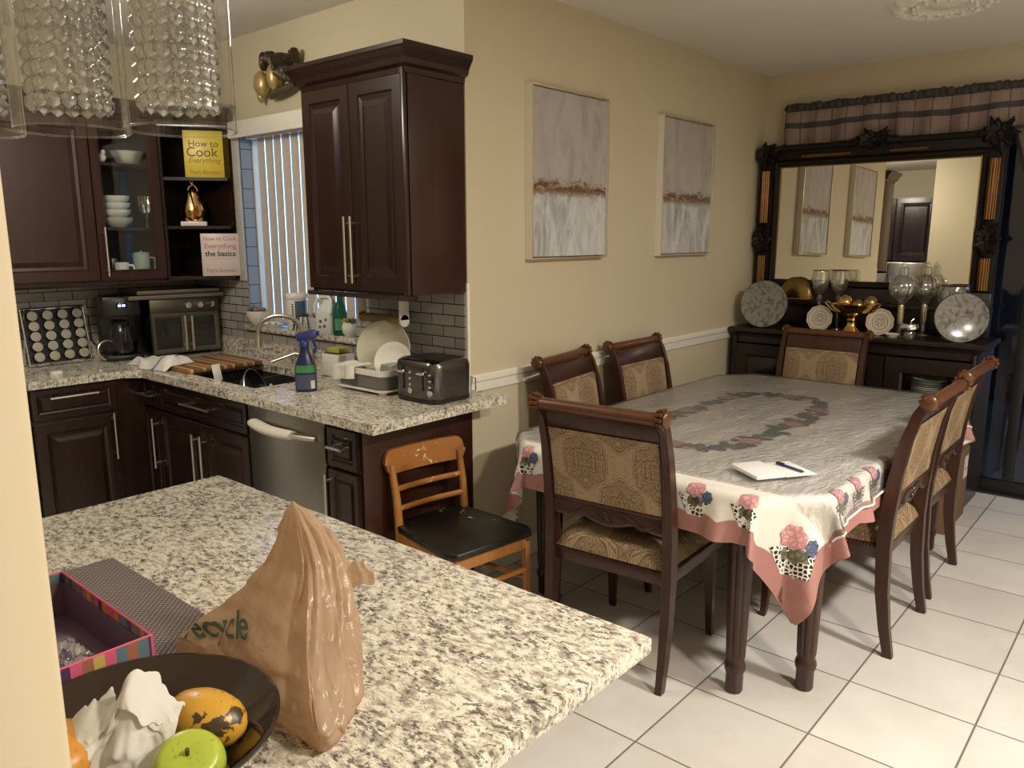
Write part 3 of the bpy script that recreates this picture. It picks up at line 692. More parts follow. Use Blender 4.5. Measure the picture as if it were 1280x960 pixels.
OV = .172
CU0, CU1, CV0, CV1 = TA - OV, TB + OV, TC - OV, TD + OV
def near_poly(p):
    best = None; k = len(POLY); inside = True
    for i in range(k):
        a, b = POLY[i], POLY[(i + 1) % k]; e = b - a; nrm = V(e.y, -e.x, 0)
        if (p - a).dot(nrm) > 0: inside = False
        t = max(0, min(1, (p - a).dot(e) / e.length_squared)); c = a + e * t; d = (p - c).length
        if best is None or d < best[0]: best = (d, c, i, t)
    return inside, best
def vertex_sector(p, c, d):
    n = (p - c) / max(d, 1e-9); return n
PER = [0]
for i in range(8): PER.append(PER[-1] + (POLY[(i + 1) % 8] - POLY[i]).length)
def drape(u, v, off=0.0, rad=.022):
    p = V(u, v, 0); ins, (d, c, i, t) = near_poly(p)
    if ins or d < 1e-6:
        z = TZ + .003 + off + .0012 * noise.noise(V(u * 9, v * 9, 0)); return V(u, v, z)
    pc = min(((u - a_) ** 2 + (v - b_) ** 2) ** .5 for a_ in (CU0, CU1) for b_ in (CV0, CV1)); n = (p - c) / d; d *= 1 + .16 * math.exp(-pc / .07)
    e = POLY[(i + 1) % 8] - POLY[i]; en = V(e.y, -e.x, 0).normalized()
    # sector parameter: 0 on an edge, 0..1 across a vertex wedge
    wedge = 0
    if t <= 1e-6 or t >= 1 - 1e-6:
        j = i if t <= 1e-6 else (i + 1) % 8
        ea = POLY[j] - POLY[j - 1]; eb = POLY[(j + 1) % 8] - POLY[j]
        na = V(ea.y, -ea.x, 0).normalized(); nb = V(eb.y, -eb.x, 0).normalized()
        tot = math.acos(max(-1, min(1, na.dot(nb)))); wedge = math.acos(max(-1, min(1, na.dot(n)))) / max(tot, 1e-6)
    s = PER[i] + t * (POLY[(i + 1) % 8] - POLY[i]).length
    q = rad * PI / 2
    if d < q:
        a = d / rad; return c + n * (rad * math.sin(a) + off * math.sin(a)) + V(0, 0, TZ + .003 - rad * (1 - math.cos(a)) + off * math.cos(a))
    dd = d - q
    fold = dd * (.06 + .42 * math.sin(PI * wedge) ** 2) + dd * .16 * math.sin(s * 21 + 1.3) * (1 if wedge == 0 else 0) * min(1, abs(math.sin(PI * t)) * 6) + dd * .07 * math.sin(s * 47)
    fold = max(fold, dd * .02 + .002)
    if TD - .01 < c.y + .001 and n.y > .5: fold = min(fold, .008)
    if n.y < -.5 and .45 < c.x < 1.8: fold = min(fold, .012)
    return c + n * (rad + fold + off) + V(0, 0, TZ + .003 - rad - dd)
cl = MB()
def hem(u, v):  # scalloped outer edge handled by the band shape below
    return u, v
NU, NV = 200, 130
cl.grid(lambda a, b: drape(CU0 + (CU1 - CU0) * a, CV0 + (CV1 - CV0) * b), NU, NV, 0)
# pink border band (two-sided, slightly proud of the cloth), scalloped inner edge
def band(side, n=220):
    def fn(a, b):
        ln = (CU1 - CU0) if side in 'sn' else (CV1 - CV0); s = a * ln
        edge = min(s, ln - s)
        w = .058 + .016 * abs(math.sin(s * PI / .115)) ; w = min(w, max(.004, edge + .002)) if False else w
        d = -.004 + b * (w + .004)
        if side == 's': u, v = CU0 + s, CV0 + d
        elif side == 'n': u, v = CU0 + s, CV1 - d
        elif side == 'w': u, v = CU0 + d, CV0 + s
        else: u, v = CU1 - d, CV0 + s
        return drape(u, v, .0022)
    cl.grid(fn, n, 6, 1)
for sd in 'snwe': band(sd)
def patch(cu, cv, fn, mi, off, n=26, m=5):
    """fn(theta) -> radius; a disc laid on the cloth"""
    def g(a, b):
        th = 2 * PI * a; r = fn(th) * b
        return drape(cu + r * math.cos(th), cv + r * math.sin(th), off)
    cl.grid(g, n, m, mi, cu=True)
def rose(u, v, r=.036, mi=2): patch(u, v, lambda t: r * (1 + .10 * math.sin(7 * t)), mi, .0042)
def leafp(u, v, a, ln=.05, w=.02, mi=3):
    def g(x, y):
        s = x * ln; hw = w * math.sin(PI * min(1, x * .96 + .02)); t = (y - .5) * 2 * hw
        return drape(u + s * math.cos(a) - t * math.sin(a), v + s * math.sin(a) + t * math.cos(a), .0036)
    cl.grid(g, 8, 4, mi)
def motif(u, v, a, sc=1.0, blue=True):
    """a points from the rose towards the hem"""
    d = V(math.cos(a), math.sin(a), 0); e = V(-math.sin(a), math.cos(a), 0)
    def tri(x, y):
        w = .072 * sc * (1 - .55 * y); p = V(u, v, 0) + d * (.03 + .085 * y) * sc + e * (x - .5) * 2 * w
        return drape(p.x, p.y, .003)
    cl.grid(tri, 14, 8, 4)
    rose(u, v, .037 * sc)
    for k, an in ((.0, .5), (.0, -.5), (.3, 0)):
        p = V(u, v, 0) + d * .03 * sc; leafp(p.x, p.y, a + an * 1.3, .052 * sc, .018 * sc)
    if blue:
        p = V(u, v, 0) + d * .03 * sc + e * .052 * sc; rose(p.x, p.y, .024 * sc, 5)
# border motifs: corners and along the sides
for (sx, u0) in ((1, CU0), (-1, CU1)):
    for (sy, v0) in ((1, CV0), (-1, CV1)):
        motif(u0 + sx * .165, v0 + sy * .165, math.atan2(-sy, -sx), 1.08)
for k in range(11):
    u = CU0 + .40 + k * (CU1 - CU0 - .8) / 10
    motif(u, CV0 + .155, -PI / 2, .85, k % 2 == 0); motif(u, CV1 - .155, PI / 2, .85, k % 2 == 0)
for k in range(6):
    v = CV0 + .36 + k * (CV1 - CV0 - .72) / 5
    motif(CU0 + .155, v, PI, .85, k % 2 == 1); motif(CU1 - .155, v, 0, .85, k % 2 == 1)
# garland ring on the table top
rc = V(.93, -.87, 0); ra, rb = .63, .255
random.seed(3)
ring_ = [(rc.x + ra * math.copysign(abs(math.cos(a)) ** .55, math.cos(a)), rc.y + rb * math.copysign(abs(math.sin(a)) ** .55, math.sin(a))) for a in [2 * PI * i / 2000 for i in range(2001)]]
acc_ = [0]
for p_, q_ in zip(ring_, ring_[1:]): acc_.append(acc_[-1] + math.hypot(q_[0] - p_[0], q_[1] - p_[1]))
for k in range(64):
    x, y = ring_[next(i for i, s_ in enumerate(acc_) if s_ >= acc_[-1] * k / 64)]
    if k % 8 == 0: rose(x, y, .046)
    elif k % 8 == 4: rose(x, y, .038, 5)
    else:
        for j in range(4): leafp(x + random.uniform(-.025, .025), y + random.uniform(-.025, .025), random.uniform(0, 6.28), .065, .02)
    patch(x, y, lambda t: .034 * (1 + .2 * math.sin(5 * t)), 4, .0028, 14, 3)
o = cl.build('tablecloth', [M['cloth'], M['pinkband'], M['rose'], M['leaf'], M['lattice'], M['bluefl']], recalc=False)
tag(o, 'white tablecloth with embroidered roses and a pink scalloped border', 'tablecloth')
# clear vinyl cover
vc = MB(); PU0, PU1, PV0, PV1 = -.05, TB + .02, TC - .115, TD + .06
def vf(a, b):
    u, v = PU0 + (PU1 - PU0) * a, PV0 + (PV1 - PV0) * b
    return drape(u, v, .0065 + .0035 * noise.noise(V(u * 3 + v * 2, v * 11, 1.7)) + .0025)
vc.grid(vf, 150, 100, 0)
o = vc.build('vinyl_table_cover', M['vinyl'], recalc=False); 
hm = MB(); hm.tube([drape(PU0 + (PU1 - PU0) * i / 90, PV0, .011) for i in range(91)], .004, 6); hm.build('white_hem', plain('white_binding', (.72, .70, .66), .6), o)
tag(o, 'clear wrinkled vinyl cover over the tablecloth', 'table cover')

# notebook and pen
nb = thing('notebook', 'open white notebook lying on the near right corner of the dining table', 'notebook', (.155, -1.37, TZ + .0185), math.radians(-33))
m = MB(); m.box(-.122, -.001, -.085, .085, 0, .014, bev=.003); m.build('page_block', M['paper'], nb)
m = MB(); m.box(.0, .122, -.085, .085, .0, .003, bev=.001); m.build('cover', M['paper'], nb)
m = MB(); m.tube([(-.0, -.086, .006), (0, .086, .006)], .006, 8); m.build('spine', M['whitepl'], nb)
pe = thing('pen', 'blue ballpoint pen lying on the open notebook', 'pen', (.205, -1.415, TZ + .0275), math.radians(68))
m = MB(); m.tube([(-.06, 0, 0), (-.05, 0, 0), (.05, 0, 0), (.06, 0, 0)], [.002, .0045, .0045, .004], 10); m.build('barrel', plain('navy_pen_plastic', (.02, .035, .10), .3), pe)
m = MB(); m.tube([(.035, 0, 0), (.068, 0, 0)], .0055, 10); m.tube([(.062, .0, .006), (.03, .0, .007)], .0015, 6); m.build('cap', plain('dark_pen_cap', (.015, .02, .05), .3), pe)

# ------------------------------------------------------------------ upholstered dining chairs (local: back at y=0, facing +y)
def stile_path(x):
    return [(x, -.045, .0), (x, -.022, .12), (x, -.004, .26), (x, .004, .44), (x, .0, .56), (x, -.016, .72), (x, -.042, .87), (x, -.072, .97), (x, -.098, 1.015)]
def by(z):
    P = stile_path(0)
    for a, b in zip(P, P[1:]):
        if a[2] <= z <= b[2]: return a[1] + (b[1] - a[1]) * (z - a[2]) / (b[2] - a[2])
    return P[-1][1]
HW = .245
def build_chair(label):
    c = thing('dining_chair', label, 'chair', (0, 0, 0), 0, 'upholstered chairs around the dining table')
    for s in (-1, 1):
        m = MB(); P = stile_path(s * HW); k = len(P); Q = []
        for i in range(k - 1):
            for t in (0, .25, .5, .75): Q.append(Vector(P[i]).lerp(Vector(P[i + 1]), t))
        Q.append(Vector(P[-1])); 
        rr = [.024 + .012 * math.sin(PI * min(1, q.z / 1.0)) for q in Q]
        m.tube(Q, rr, 4, asp=.72, sq=True, up=(0, 1, 0), sm=True); m.build('rear_leg', M['chairwood'], c)
        m = MB(); m.tube([(s * .225, .47, 0), (s * .225, .465, .03), (s * .222, .455, .25), (s * .22, .45, .40)], [.017, .018, .026, .032], 4, sq=True); m.build('front_leg', M['chairwood'], c)
    # rolled top rail with carved ends
    m = MB(); m.box(-HW + .02, HW - .02, -.012, .012, -.035, .05, bev=.004, M=T(0, -.064, .952) @ R(math.radians(17), 'X'))
    m.build('crest_panel', M['chairwood'], c)
    m = MB(); m.tube([(-HW - .012, -.108, 1.018), (HW + .012, -.108, 1.018)], .023, 16); 
    for s in (-1, 1):
        for k in range(10):
            a = 2 * PI * k / 10; m.tube([(s * (HW - .012), -.108 + .025 * math.cos(a), 1.022 + .025 * math.sin(a)), (s * (HW + .014), -.108 + .03 * math.cos(a), 1.022 + .03 * math.sin(a))], [.006, .008], 6)
        m.ell((s * (HW + .020), -.108, 1.022), (.012, .03, .03), 12, 8)
    m.build('top_rail', M['railwood'], c)
    # upholstered back
    bz0, bz1 = .650, .925; bm_ = MB(); w = HW - .024
    for sg in (1, -1):
        def fn(u, v, sg=sg):
            x = -w + 2 * w * u; z = bz0 + (bz1 - bz0) * v; pad = (.012 + .016 * (math.sin(PI * u) * math.sin(PI * v)) ** .5 if sg > 0 else .014 + .004 * (math.sin(PI * u) * math.sin(PI * v)) ** .5)
            return V(x, by(z) + sg * pad, z)
        bm_.grid(fn, 18, 14, 0, uvf=lambda u, v: (u * .46, v * .30))
    for (a0, a1) in (((0, 0), (1, 0)), ((1, 0), (1, 1)), ((1, 1), (0, 1)), ((0, 1), (0, 0))):
        pass
    bm_.box(-w, w, -.011, .011, -.128, .128, M=T(0, (by(.66) + by(.9)) / 2 + .002, .785) @ R(math.radians(8.5), 'X'))
    up_ = bm_.build('back_upholstery', M['damask'], c)
    # carved lower rail
    m = MB(); 
    def rail(u, v):
        x = (-1 + 2 * u) * (HW - .015); top = .645; bot = .600 - .022 * math.exp(-(x / .075) ** 2) - .012 * math.exp(-((abs(x) - .2) / .05) ** 2) + .006 * math.exp(-((abs(x) - .12) / .04) ** 2)
        z = bot + (top - bot) * v; return V(x, by(.62) + .0, z)
    for yy in (-.014, .014): m.grid(lambda u, v: rail(u, v) + V(0, yy, 0), 40, 3, 0)
    m.tube([rail(i / 40, 0) for i in range(41)], .014, 8); m.box(-HW + .01, HW - .01, by(.645) - .016, by(.645) + .016, .64, .656, bev=.004)
    for yy in (-.016, .016):
        for s in (-1, 1):
            pts = [(s * (.02 + .19 * t), by(.62) + yy, .615 + .018 * math.sin(t * 7) - .01 * t) for t in [i / 14 for i in range(15)]]
            m.tube(pts, [.004 + .004 * math.sin(PI * i / 14) for i in range(15)], 6)
            m.tube([(s * (.02 + .018 * math.cos(a)), by(.62) + yy, .607 + .018 * math.sin(a)) for a in [i * .5 for i in range(11)]], .004, 6)
    m.build('carved_rail', M['chairwood'], c)
    # seat
    m = MB(); sp = [(-.242, .0), (.242, .0), (.262, .47), (.23, .50), (-.23, .50), (-.262, .47)]
    m.prism(sp, .385, .445, bev=.006); fr = m.build('seat_frame', M['chairwood'], c)
    m = MB()
    for i in range(4):
        a, b = (Vector((*sp[0], 0)), Vector((*sp[1], 0))) if i == 0 else ((Vector((*sp[1], 0)), Vector((*sp[2], 0))) if i == 1 else ((Vector((*sp[3], 0)), Vector((*sp[4], 0))) if i == 2 else (Vector((*sp[5], 0)), Vector((*sp[0], 0)))))
        nrm = (b - a).normalized(); nrm = V(nrm.y, -nrm.x, 0); cnt = int((b - a).length / .0125)
        for k in range(cnt + 1): p = a.lerp(b, k / cnt) + nrm * .001 + V(0, 0, .437); m.ell(p, .005, 6, 4)
    nl = m.build('nailhead_trim', plain('dark_bronze_nails', (.09, .06, .035), .3, .8), fr); nl['kind'] = 'stuff'
    m = MB()
    def seat(u, v):
        y = -.005 + .50 * v; hw = (.235 + .022 * v) * (1 - .03 * (2 * v - 1) ** 4); x = -hw + 2 * hw * u
        e = (max(0, 1 - abs(2 * u - 1) ** 5) * max(0, 1 - abs(2 * v - 1) ** 5)) ** .5
        return V(x, y, .445 + .084 * e)
    m.grid(seat, 26, 26, 0, uvf=lambda u, v: (u * .5 + .13, v * .5 + .07)); m.grid(lambda u, v: V(*seat(u, v).xy, .445), 2, 2, 0)
    m.build('seat_cushion', M['damask'], c)
    return c
ch = build_chair('carved dining chair at the near end, its tan damask back towards the viewer')
ch.location = (-.215, -.915, 0); ch.rotation_euler = (0, 0, math.radians(-90 + 5))
G = 'upholstered chairs around the dining table'
dup(ch, (.60, -.20, 0), math.radians(180 + 9), 'dining chair against the cream wall below the left painting', G)
dup(ch, (1.26, -.185, 0), math.radians(180), 'dining chair against the cream wall below the right painting', G)
dup(ch, (2.30, -.75, 0), math.radians(90), 'dining chair at the far end of the table in front of the sideboard', G)
dup(ch, (.80, -1.664, 0), math.radians(0), 'dining chair on the right side of the table nearer the notebook', G)
dup(ch, (1.455, -1.648, 0), math.radians(0), 'dining chair on the right side of the table nearer the cardboard box', G)

# ------------------------------------------------------------------ small wooden chair by the counter (local faces +y)
wc = thing('wooden_chair', 'small worn orange wooden chair with a black seat at the counter end', 'chair', (-.345, -.115, 0), math.radians(180 - 7))
def chips(name, base, chip, th=.62):
    n = NT(name); f = n.noise(n.obj(), 26, 5, .7, .4); g = n.noise(n.obj(), 5, 2)
    k = n.ramp(n.math('ADD', n.math('MULTIPLY', f, .72), n.math('MULTIPLY', g, .28)), [(th, (0, 0, 0)), (th + .012, (1, 1, 1))])
    v = n.noise(n.map(n.obj(), scale=(.3, 4, 4)), 12, 4); b = n.mix(v, tuple(x * .8 for x in base), base)
    return n.pbr(n.mix(k, b, chip), .38)
mo = chips('chipped_orange_wood', (.40, .155, .035), (.75, .62, .45), .605)
ms = chips('chipped_black_seat', (.012, .011, .010), (.55, .5, .42), .625)
for s in (-1, 1):
    m = MB(); m.tube([(s * .165, -.03, 0), (s * .168, -.012, .2), (s * .17, .0, .42), (s * .172, -.012, .56), (s * .175, -.04, .70)], [.015, .018, .019, .017, .014], 12); m.build('rear_leg', M['oak'], wc)
    m = MB(); m.tube([(s * .19, .385, 0), (s * .187, .375, .40)], [.013, .018], 4, sq=True); m.build('front_leg', M['oak'], wc)
def arc(x, amp): return -amp * (1 - (x / .2) ** 2)
m = MB()
def tr(u, v):
    x = (-1 + 2 * u) * .205; ez = .05 * math.sqrt(max(0, 1 - max(0, (abs(x) - .165) / .04) ** 2)); return x, ez
for yy in (0, .02):
    m.grid(lambda u, v: V(tr(u, v)[0], -.05 + yy + arc(tr(u, v)[0], .022) - .012 * v, .705 + (v - .45) * 2 * tr(u, v)[1]), 40, 4, 0)
rim = [(0, i / 40) for i in range(41)]
m.grid(lambda u, v: (lambda x, ez: V(x, -.05 + .02 * v + arc(x, .022), .705 - .45 * 2 * ez))(*tr(u, 0)), 40, 1, 0)
m.grid(lambda u, v: (lambda x, ez: V(x, -.062 + .02 * v + arc(x, .022), .705 + .55 * 2 * ez))(*tr(u, 0)), 40, 1, 0)
m.build('top_rail', mo, wc)
for z, dy in ((.60, -.012), (.52, .002)):
    m = MB(); m.tube([(x, dy + arc(x, .018), z) for x in [-.175 + .35 * i / 12 for i in range(13)]], .0125, 10, asp=.7, up=(0, 0, 1)); m.build('slat', mo, wc)
m = MB(); sp = [(-.185, .0)] + [(.185 * math.cos(a), .0 - .05 * math.sin(a)) for a in [PI - PI * i / 10 for i in range(1, 10)]] + [(.185, .0), (.215, .36), (.19, .41), (-.19, .41), (-.215, .36)]
m.prism(sp[::-1], .425, .455, bev=.009); m.build('seat', ms, wc)
m = MB()
for a in ((-.185, -.165, .01, .37), (.165, .185, .01, .37), (-.18, .18, .365, .385), (-.165, .165, -.005, .012)): m.box(*a, .37, .4245, bev=.002)
m.build('apron', M['oak'], wc)
for a, b in (((-.168, -.012, .22), (-.188, .378, .24)), ((.168, -.012, .22), (.188, .378, .24)), ((-.188, .378, .28), (.188, .378, .28))):
    m = MB(); m.tube([a, b], .011, 10); m.build('stretcher', M['oak'], wc)
# ------------------------------------------------------------------ things on the kitchen counter (z = .9155)
CT = .9158
SEE = math.atan2(-.88, -.48)
# coffee pod rack
rk = thing('pod_rack', 'silver wire rack of coffee pods standing on the far left counter', 'rack', (-.885, 2.315, CT), math.radians(4))
TL = R(math.radians(-10), 'X')
m = MB()
for z in (.012, .318): m.tube([(-.165, 0, z), (.165, 0, z)], .009, 8, M=TL)
for x in (-.165, .165): m.tube([(x, 0, .012), (x, 0, .318)], .005, 8, M=TL)
for x in (-.15, .15): m.tube([(x, .0, .006), (x, .10, .006)], .006, 8); m.tube([(x, .1, .006), (x, .052, .29)], .005, 8)
m.build('frame', M['chrome'], rk)
m = MB(); m.box(-.16, .16, .008, .014, .018, .312, M=TL); m.build('back_plate', M['black'], rk)
foil = plain('foil_pod_lid', (.40, .37, .29), .4, .5, var=.18, sc=60)
rows = ['top', 'second', 'middle', 'fourth', 'bottom']; cols = ['first', 'second', 'third', 'fourth']
def pod_parts(p):
    m = MB(); m.lathe([(0, 0), (.018, 0), (.024, .03), (0, .03)], (0, 0, 0), 16, M=R(PI / 2, 'X') @ T(0, 0, -.016)); m.build('cup', M['whitepl'], p)
    m = MB(); m.lathe([(0, .015), (.0235, .015), (.0235, .0152), (.026, .0148), (.026, .0128), (0, .0128)], (0, 0, 0), 20, M=R(PI / 2, 'X')); m.build('lid', foil, p)
pod = None
for r in range(5):
    for c in range(4):
        q = rk.matrix_basis @ (TL @ V(-.118 + c * .079, -.0265, .052 + (4 - r) * .0565))
        wpos = T(-.885, 2.315, CT) @ R(math.radians(4), 'Z') @ (TL @ V(-.118 + c * .079, -.011, .052 + (4 - r) * .0565))
        lab = 'round coffee pod in the %s row of the rack, %s from the left' % (rows[r], cols[c])
        if pod is None:
            pod = thing('coffee_pod', lab, 'coffee pod', wpos, math.radians(4), 'coffee pods in the silver rack'); pod_parts(pod); o = pod
        else: o = dup(pod, wpos, math.radians(4), lab)
        o.rotation_euler = (math.radians(-10), 0, math.radians(4))
gl = thing('pot_cover', 'round glass pot lid leaning beside the coffee pod rack', 'lid', (-.665, 2.23, CT + .062))
m = MB(); m.lathe([(.0, -.018), (.03, -.015), (.052, -.004), (.056, 0)], (0, 0, 0), 32, M=R(math.radians(78), 'X')); m.build('glass', M['glass'], gl)
m = MB(); m.tube([R(math.radians(78), 'X') @ V(.056 * math.cos(a), .056 * math.sin(a), 0) for a in [2 * PI * i / 32 for i in range(32)]], .005, 8, closed=True); m.build('rim', M['nickel'], gl)
# outlet with plug behind the rack
def outlet(label, M4, plug=True):
    t = bpy.data.objects.new('wall_outlet', None); COL.objects.link(t); t.matrix_world = M4; tag(t, label, 'outlet')
    m = MB(); m.box(-.036, .036, -.006, 0, -.058, .058, bev=.003); m.build('plate', M['whitepl'], t)
    for z in (.022, -.022):
        m = MB(); m.box(-.017, .017, -.0085, -.006, z - .014, z + .014, bev=.002); m.box(-.008, -.006, -.0095, -.0083, z - .006, z + .006, mi=1); m.box(.006, .008, -.0095, -.0083, z - .006, z + .006, mi=1); m.build('socket', [M['whitepl'], M['black']], t)
    return t
outlet('pale wall outlet on the tiles above the coffee pod rack', T(-.72, K - .0085, 1.17))
m = MB(); m.box(-.735, -.705, K - .045, K - .0185, 1.175, 1.205, bev=.004); m.tube([(-.72, K - .045, 1.185), (-.70, K - .07, 1.17), (-.69, K - .05, 1.10), (-.68, K - .045, 1.02), (-.63, K - .06, .95), (-.60, K - .08, .921)], .004, 8)
o = m.build('power_cable', M['black']); tag(o, 'black power cord plugged in above the coffee pod rack', 'cord')
t = thing('bottle_cap', 'small round white cap lying on the counter in front of the pod rack', 'cap', (-1.03, 1.99, CT)); m = MB(); m.lathe([(0, 0), (.030, 0), (.031, .004), (.029, .014), (.022, .016), (0, .016)], (0, 0, 0), 28, rmod=lambda a, z: 1 + .015 * math.cos(24 * a)); m.build('cap', M['white'], t)
# coffee maker
cm_ = thing('coffee_maker', 'black drip coffee maker with glass carafe left of the toaster oven', 'coffee maker', (-.575, 2.27, CT), math.radians(-12))
m = MB(); m.box(-.10, .10, -.11, .11, 0, .035, bev=.012); m.box(-.10, .10, .03, .11, .035, .36, bev=.012); m.box(-.10, .10, -.11, .06, .255, .37, bev=.014); m.build('body', M['black'], cm_)
m = MB(); m.box(-.03, .03, -.1115, -.108, .30, .335, bev=.002); pn = m.build('control_panel', plain('dark_display', (.01, .012, .02), .1), cm_)
n = NT('blue_display_digits'); e = n.n('ShaderNodeEmission'); e.inputs[0].default_value = (.35, .5, 1, 1); e.inputs[1].default_value = 3; n.l(e.outputs[0], n.out.inputs[0])
m = MB(); [m.box(x, x + .006, -.1122, -.1118, .311, .324) for x in (-.018, -.009, .004, .013)]; m.build('display_digits', n.mat, pn)
m = MB(); m.lathe([(0, .04), (.062, .04), (.075, .07), (.078, .12), (.06, .18), (.045, .205)], (0, -.04, 0), 28); cf = m.build('carafe', M['glass'], cm_)
m = MB(); m.lathe([(0, .044), (.06, .044), (.072, .07), (.074, .11), (0, .11)], (0, -.04, 0), 24); m.build('coffee', plain('black_coffee', (.01, .005, .003), .1), cf)
m = MB(); m.lathe([(.045, .20), (.05, .215), (.03, .23), (0, .232)], (0, -.04, 0), 20); m.tube([(0, -.085, .20), (0, -.145, .19), (0, -.15, .12), (0, -.115, .09)], .009, 8); m.build('carafe_handle', M['black'], cf)
# toaster oven
ov = thing('toaster_oven', 'stainless countertop oven with two glass doors in the counter corner', 'oven', (-.235, 2.262, CT), math.radians(-5))
OW = .205
m = MB(); m.box(-OW, OW, -.14, .14, .015, .345, bev=.008); m.build('body', plain('oven_grey_steel', (.10, .092, .08), .35, 1.0), ov)
for x in (-.17, .17):
    m = MB(); m.box(x - .02, x + .02, -.12, .12, 0, .0148); m.build('foot', M['black'], ov)
m = MB(); m.box(-OW, OW, -.148, -.1405, .26, .345, bev=.003); cp = m.build('control_panel', plain('oven_panel_steel', (.15, .14, .12), .35, 1.0), ov)
for x in (.015, .085, .155):
    m = MB(); m.lathe([(0, .02), (.018, .02), (.021, .0), (0, 0)], (0, 0, 0), 20, M=T(x, -.1485, .30) @ R(PI / 2, 'X')); m.box(x - .003, x + .003, -.172, -.1685, .284, .316); m.build('knob', M['chrome'], cp)
for x0, x1, hx in ((-.2, -.003, -.02), (.003, .2, .02)):
    d = frame_door(ov, 'door', (x0, -.141, .02), X, Z, -Y, x1 - x0, .235, .026, plain('oven_door_steel', (.20, .185, .16), .35, 1.0), th=.012)
    pull('handle', (hx, -.153, .035), (hx, -.153, .24), (0, -1, 0), d, r=.008)
m = MB()
for z in (.09, .15):
    for k in range(9): m.tube([(-.18 + k * .045, -.1445, z), (-.18 + k * .045, -.1425, z)], .001, 4)
m.box(-.197, .197, -.1405, -.1402, .022, .25); m.build('dark_interior', M['black'], ov)
for i, (w, d, z, lab) in enumerate(((.27, .17, .3465, 'lower dark baking tray resting on the countertop oven'), (.235, .15, .3725, 'upper dark baking tray stacked on the countertop oven'))):
    t = thing('baking_tray', lab, 'tray', (-.29 + .02 * i, 2.252, CT + z), math.radians(-5))
    m = MB(); m.box(-w, w, -d, d, 0, .004); m.build('pan', M['black'], t)
    m = MB(); m.tube([(-w, -d, .016), (w, -d, .016), (w, d, .016), (-w, d, .016)], .008, 8, closed=True); m.mold([(0, 0), (.004, 0), (.006, .016), (.002, .016)], [(-w, -d, .002), (w, -d, .002), (w, d, .002), (-w, d, .002)], closed=True); m.build('rolled_rim', plain('worn_tray_rim', (.30, .27, .23), .4, .9), t)
# striped cutting board over the sink
def board():
    n = NT('striped_maple_and_walnut'); o = n.xyz(n.obj()); v = n.noise(n.map(n.obj(), scale=(3, 40, 3)), 3, 4)
    st = n.n('ShaderNodeTexWave'); f = n.math('FRACT', n.math('MULTIPLY', n.math('ADD', o[0], 1.0), 8.5))
    c = n.ramp(f, [(0, (.20, .085, .03)), (.34, (.62, .40, .17)), (.5, (.30, .13, .045)), (.78, (.68, .47, .22)), (.9, (.10, .04, .018))], 'CONSTANT')
    return n.pbr(n.mix(n.math('MULTIPLY', v, .3), c, (.2, .1, .04)), .4)
cb = MB(); cb.box(-.215, .215, -.215, .215, 0, .022, bev=.004); o = cb.build('cutting_board', board(), loc=(-.375, 1.66, CT)); tag(o, 'striped wooden cutting board lying over the left end of the sink', 'cutting board')
# folded white cloth at the counter edge
def towel_mat(name, axis=0, pos=.5):
    n = NT(name); u = n.xyz(n.uv()); k = n.math('ABSOLUTE', n.math('SUBTRACT', u[axis], pos)); s = n.ramp(k, [(.018, (1, 1, 1)), (.022, (0, 0, 0)), (.04, (0, 0, 0)), (.045, (.6, .6, .6)), (.055, (0, 0, 0))])
    return n.pbr(n.mix(s, (.76, .73, .66), (.10, .15, .40)), .85, 0, n.bump(n.noise(n.obj(), 300, 2), .3, .002), .2)
m = MB()
def tw(u, v):
    x = -.66 + .20 * v + .02 * math.sin(u * 9); y = 2.02 - .42 * u + .05 * v; h = .028 * (math.sin(u * 8 + v * 3) * .5 + .5) + .016 * (math.sin(v * 11 + u * 4) * .5 + .5)
    e = min(1, 8 * min(u, 1 - u, v, 1 - v)); lift = .024 if y < 1.89 and x > -.60 else 0
    lift = .024 * max(0, min(1, (1.93 - y) / .05)) * max(0, min(1, (x + .64) / .04))
    return V(x, y, CT + .004 + h * e + lift)
m.grid(tw, 40, 26, uvf=lambda u, v: (u, v)); m.grid(lambda u, v: tw(u, v) + V(0, 0, -.003), 40, 26, uvf=lambda u, v: (u, v))
o = m.build('dish_cloth', towel_mat('white_dish_cloth', 0, .72)); tag(o, 'crumpled white dish cloth on the counter edge by the cutting board', 'cloth')
# things in the sink
p = thing('frying_pan', 'black round pan standing on edge in the sink', 'pan', (-.43, 1.13, .874 - .058)); A = R(math.radians(38), 'Z') @ R(math.radians(72), 'X')
m = MB(); m.lathe([(0, 0), (.10, 0), (.132, .04), (.135, .04), (.103, -.004), (0, -.004)], (0, 0, 0), 36, M=A); m.build('bowl', M['black'], p)
m = MB(); m.tube([A @ V(.134 * math.cos(a), .134 * math.sin(a), .04) for a in [2 * PI * i / 40 for i in range(40)]], .003, 6, closed=True); m.build('rim', M['nickel'], p)
t = thing('spatula', 'white spatula leaning out of the sink beside the black pan', 'spatula', (-.505, 1.24, .874 - .17))
m = MB(); m.tube([(.05, .0, 0), (0, .06, .19)], .006, 8); m.build('handle', M['whitepl'], t); m = MB(); m.box(-.022, .022, -.003, .003, -.0, .085, bev=.002, M=T(0, .06, .185) @ R(math.radians(-18), 'X')); m.build('blade', M['whitepl'], t)
t = thing('drinking_glass', 'tall clear drinking glass tilted in the sink', 'glass', (-.46, .985, .874 - .088)); A = R(math.radians(20), 'Z') @ R(math.radians(14), 'Y')
m = MB(); m.lathe([(0, 0), (.036, 0), (.045, .20), (.043, .20), (.034, .004), (0, .004)], (0, 0, -.09), 24, M=A); m.build('tumbler', M['glass'], t)
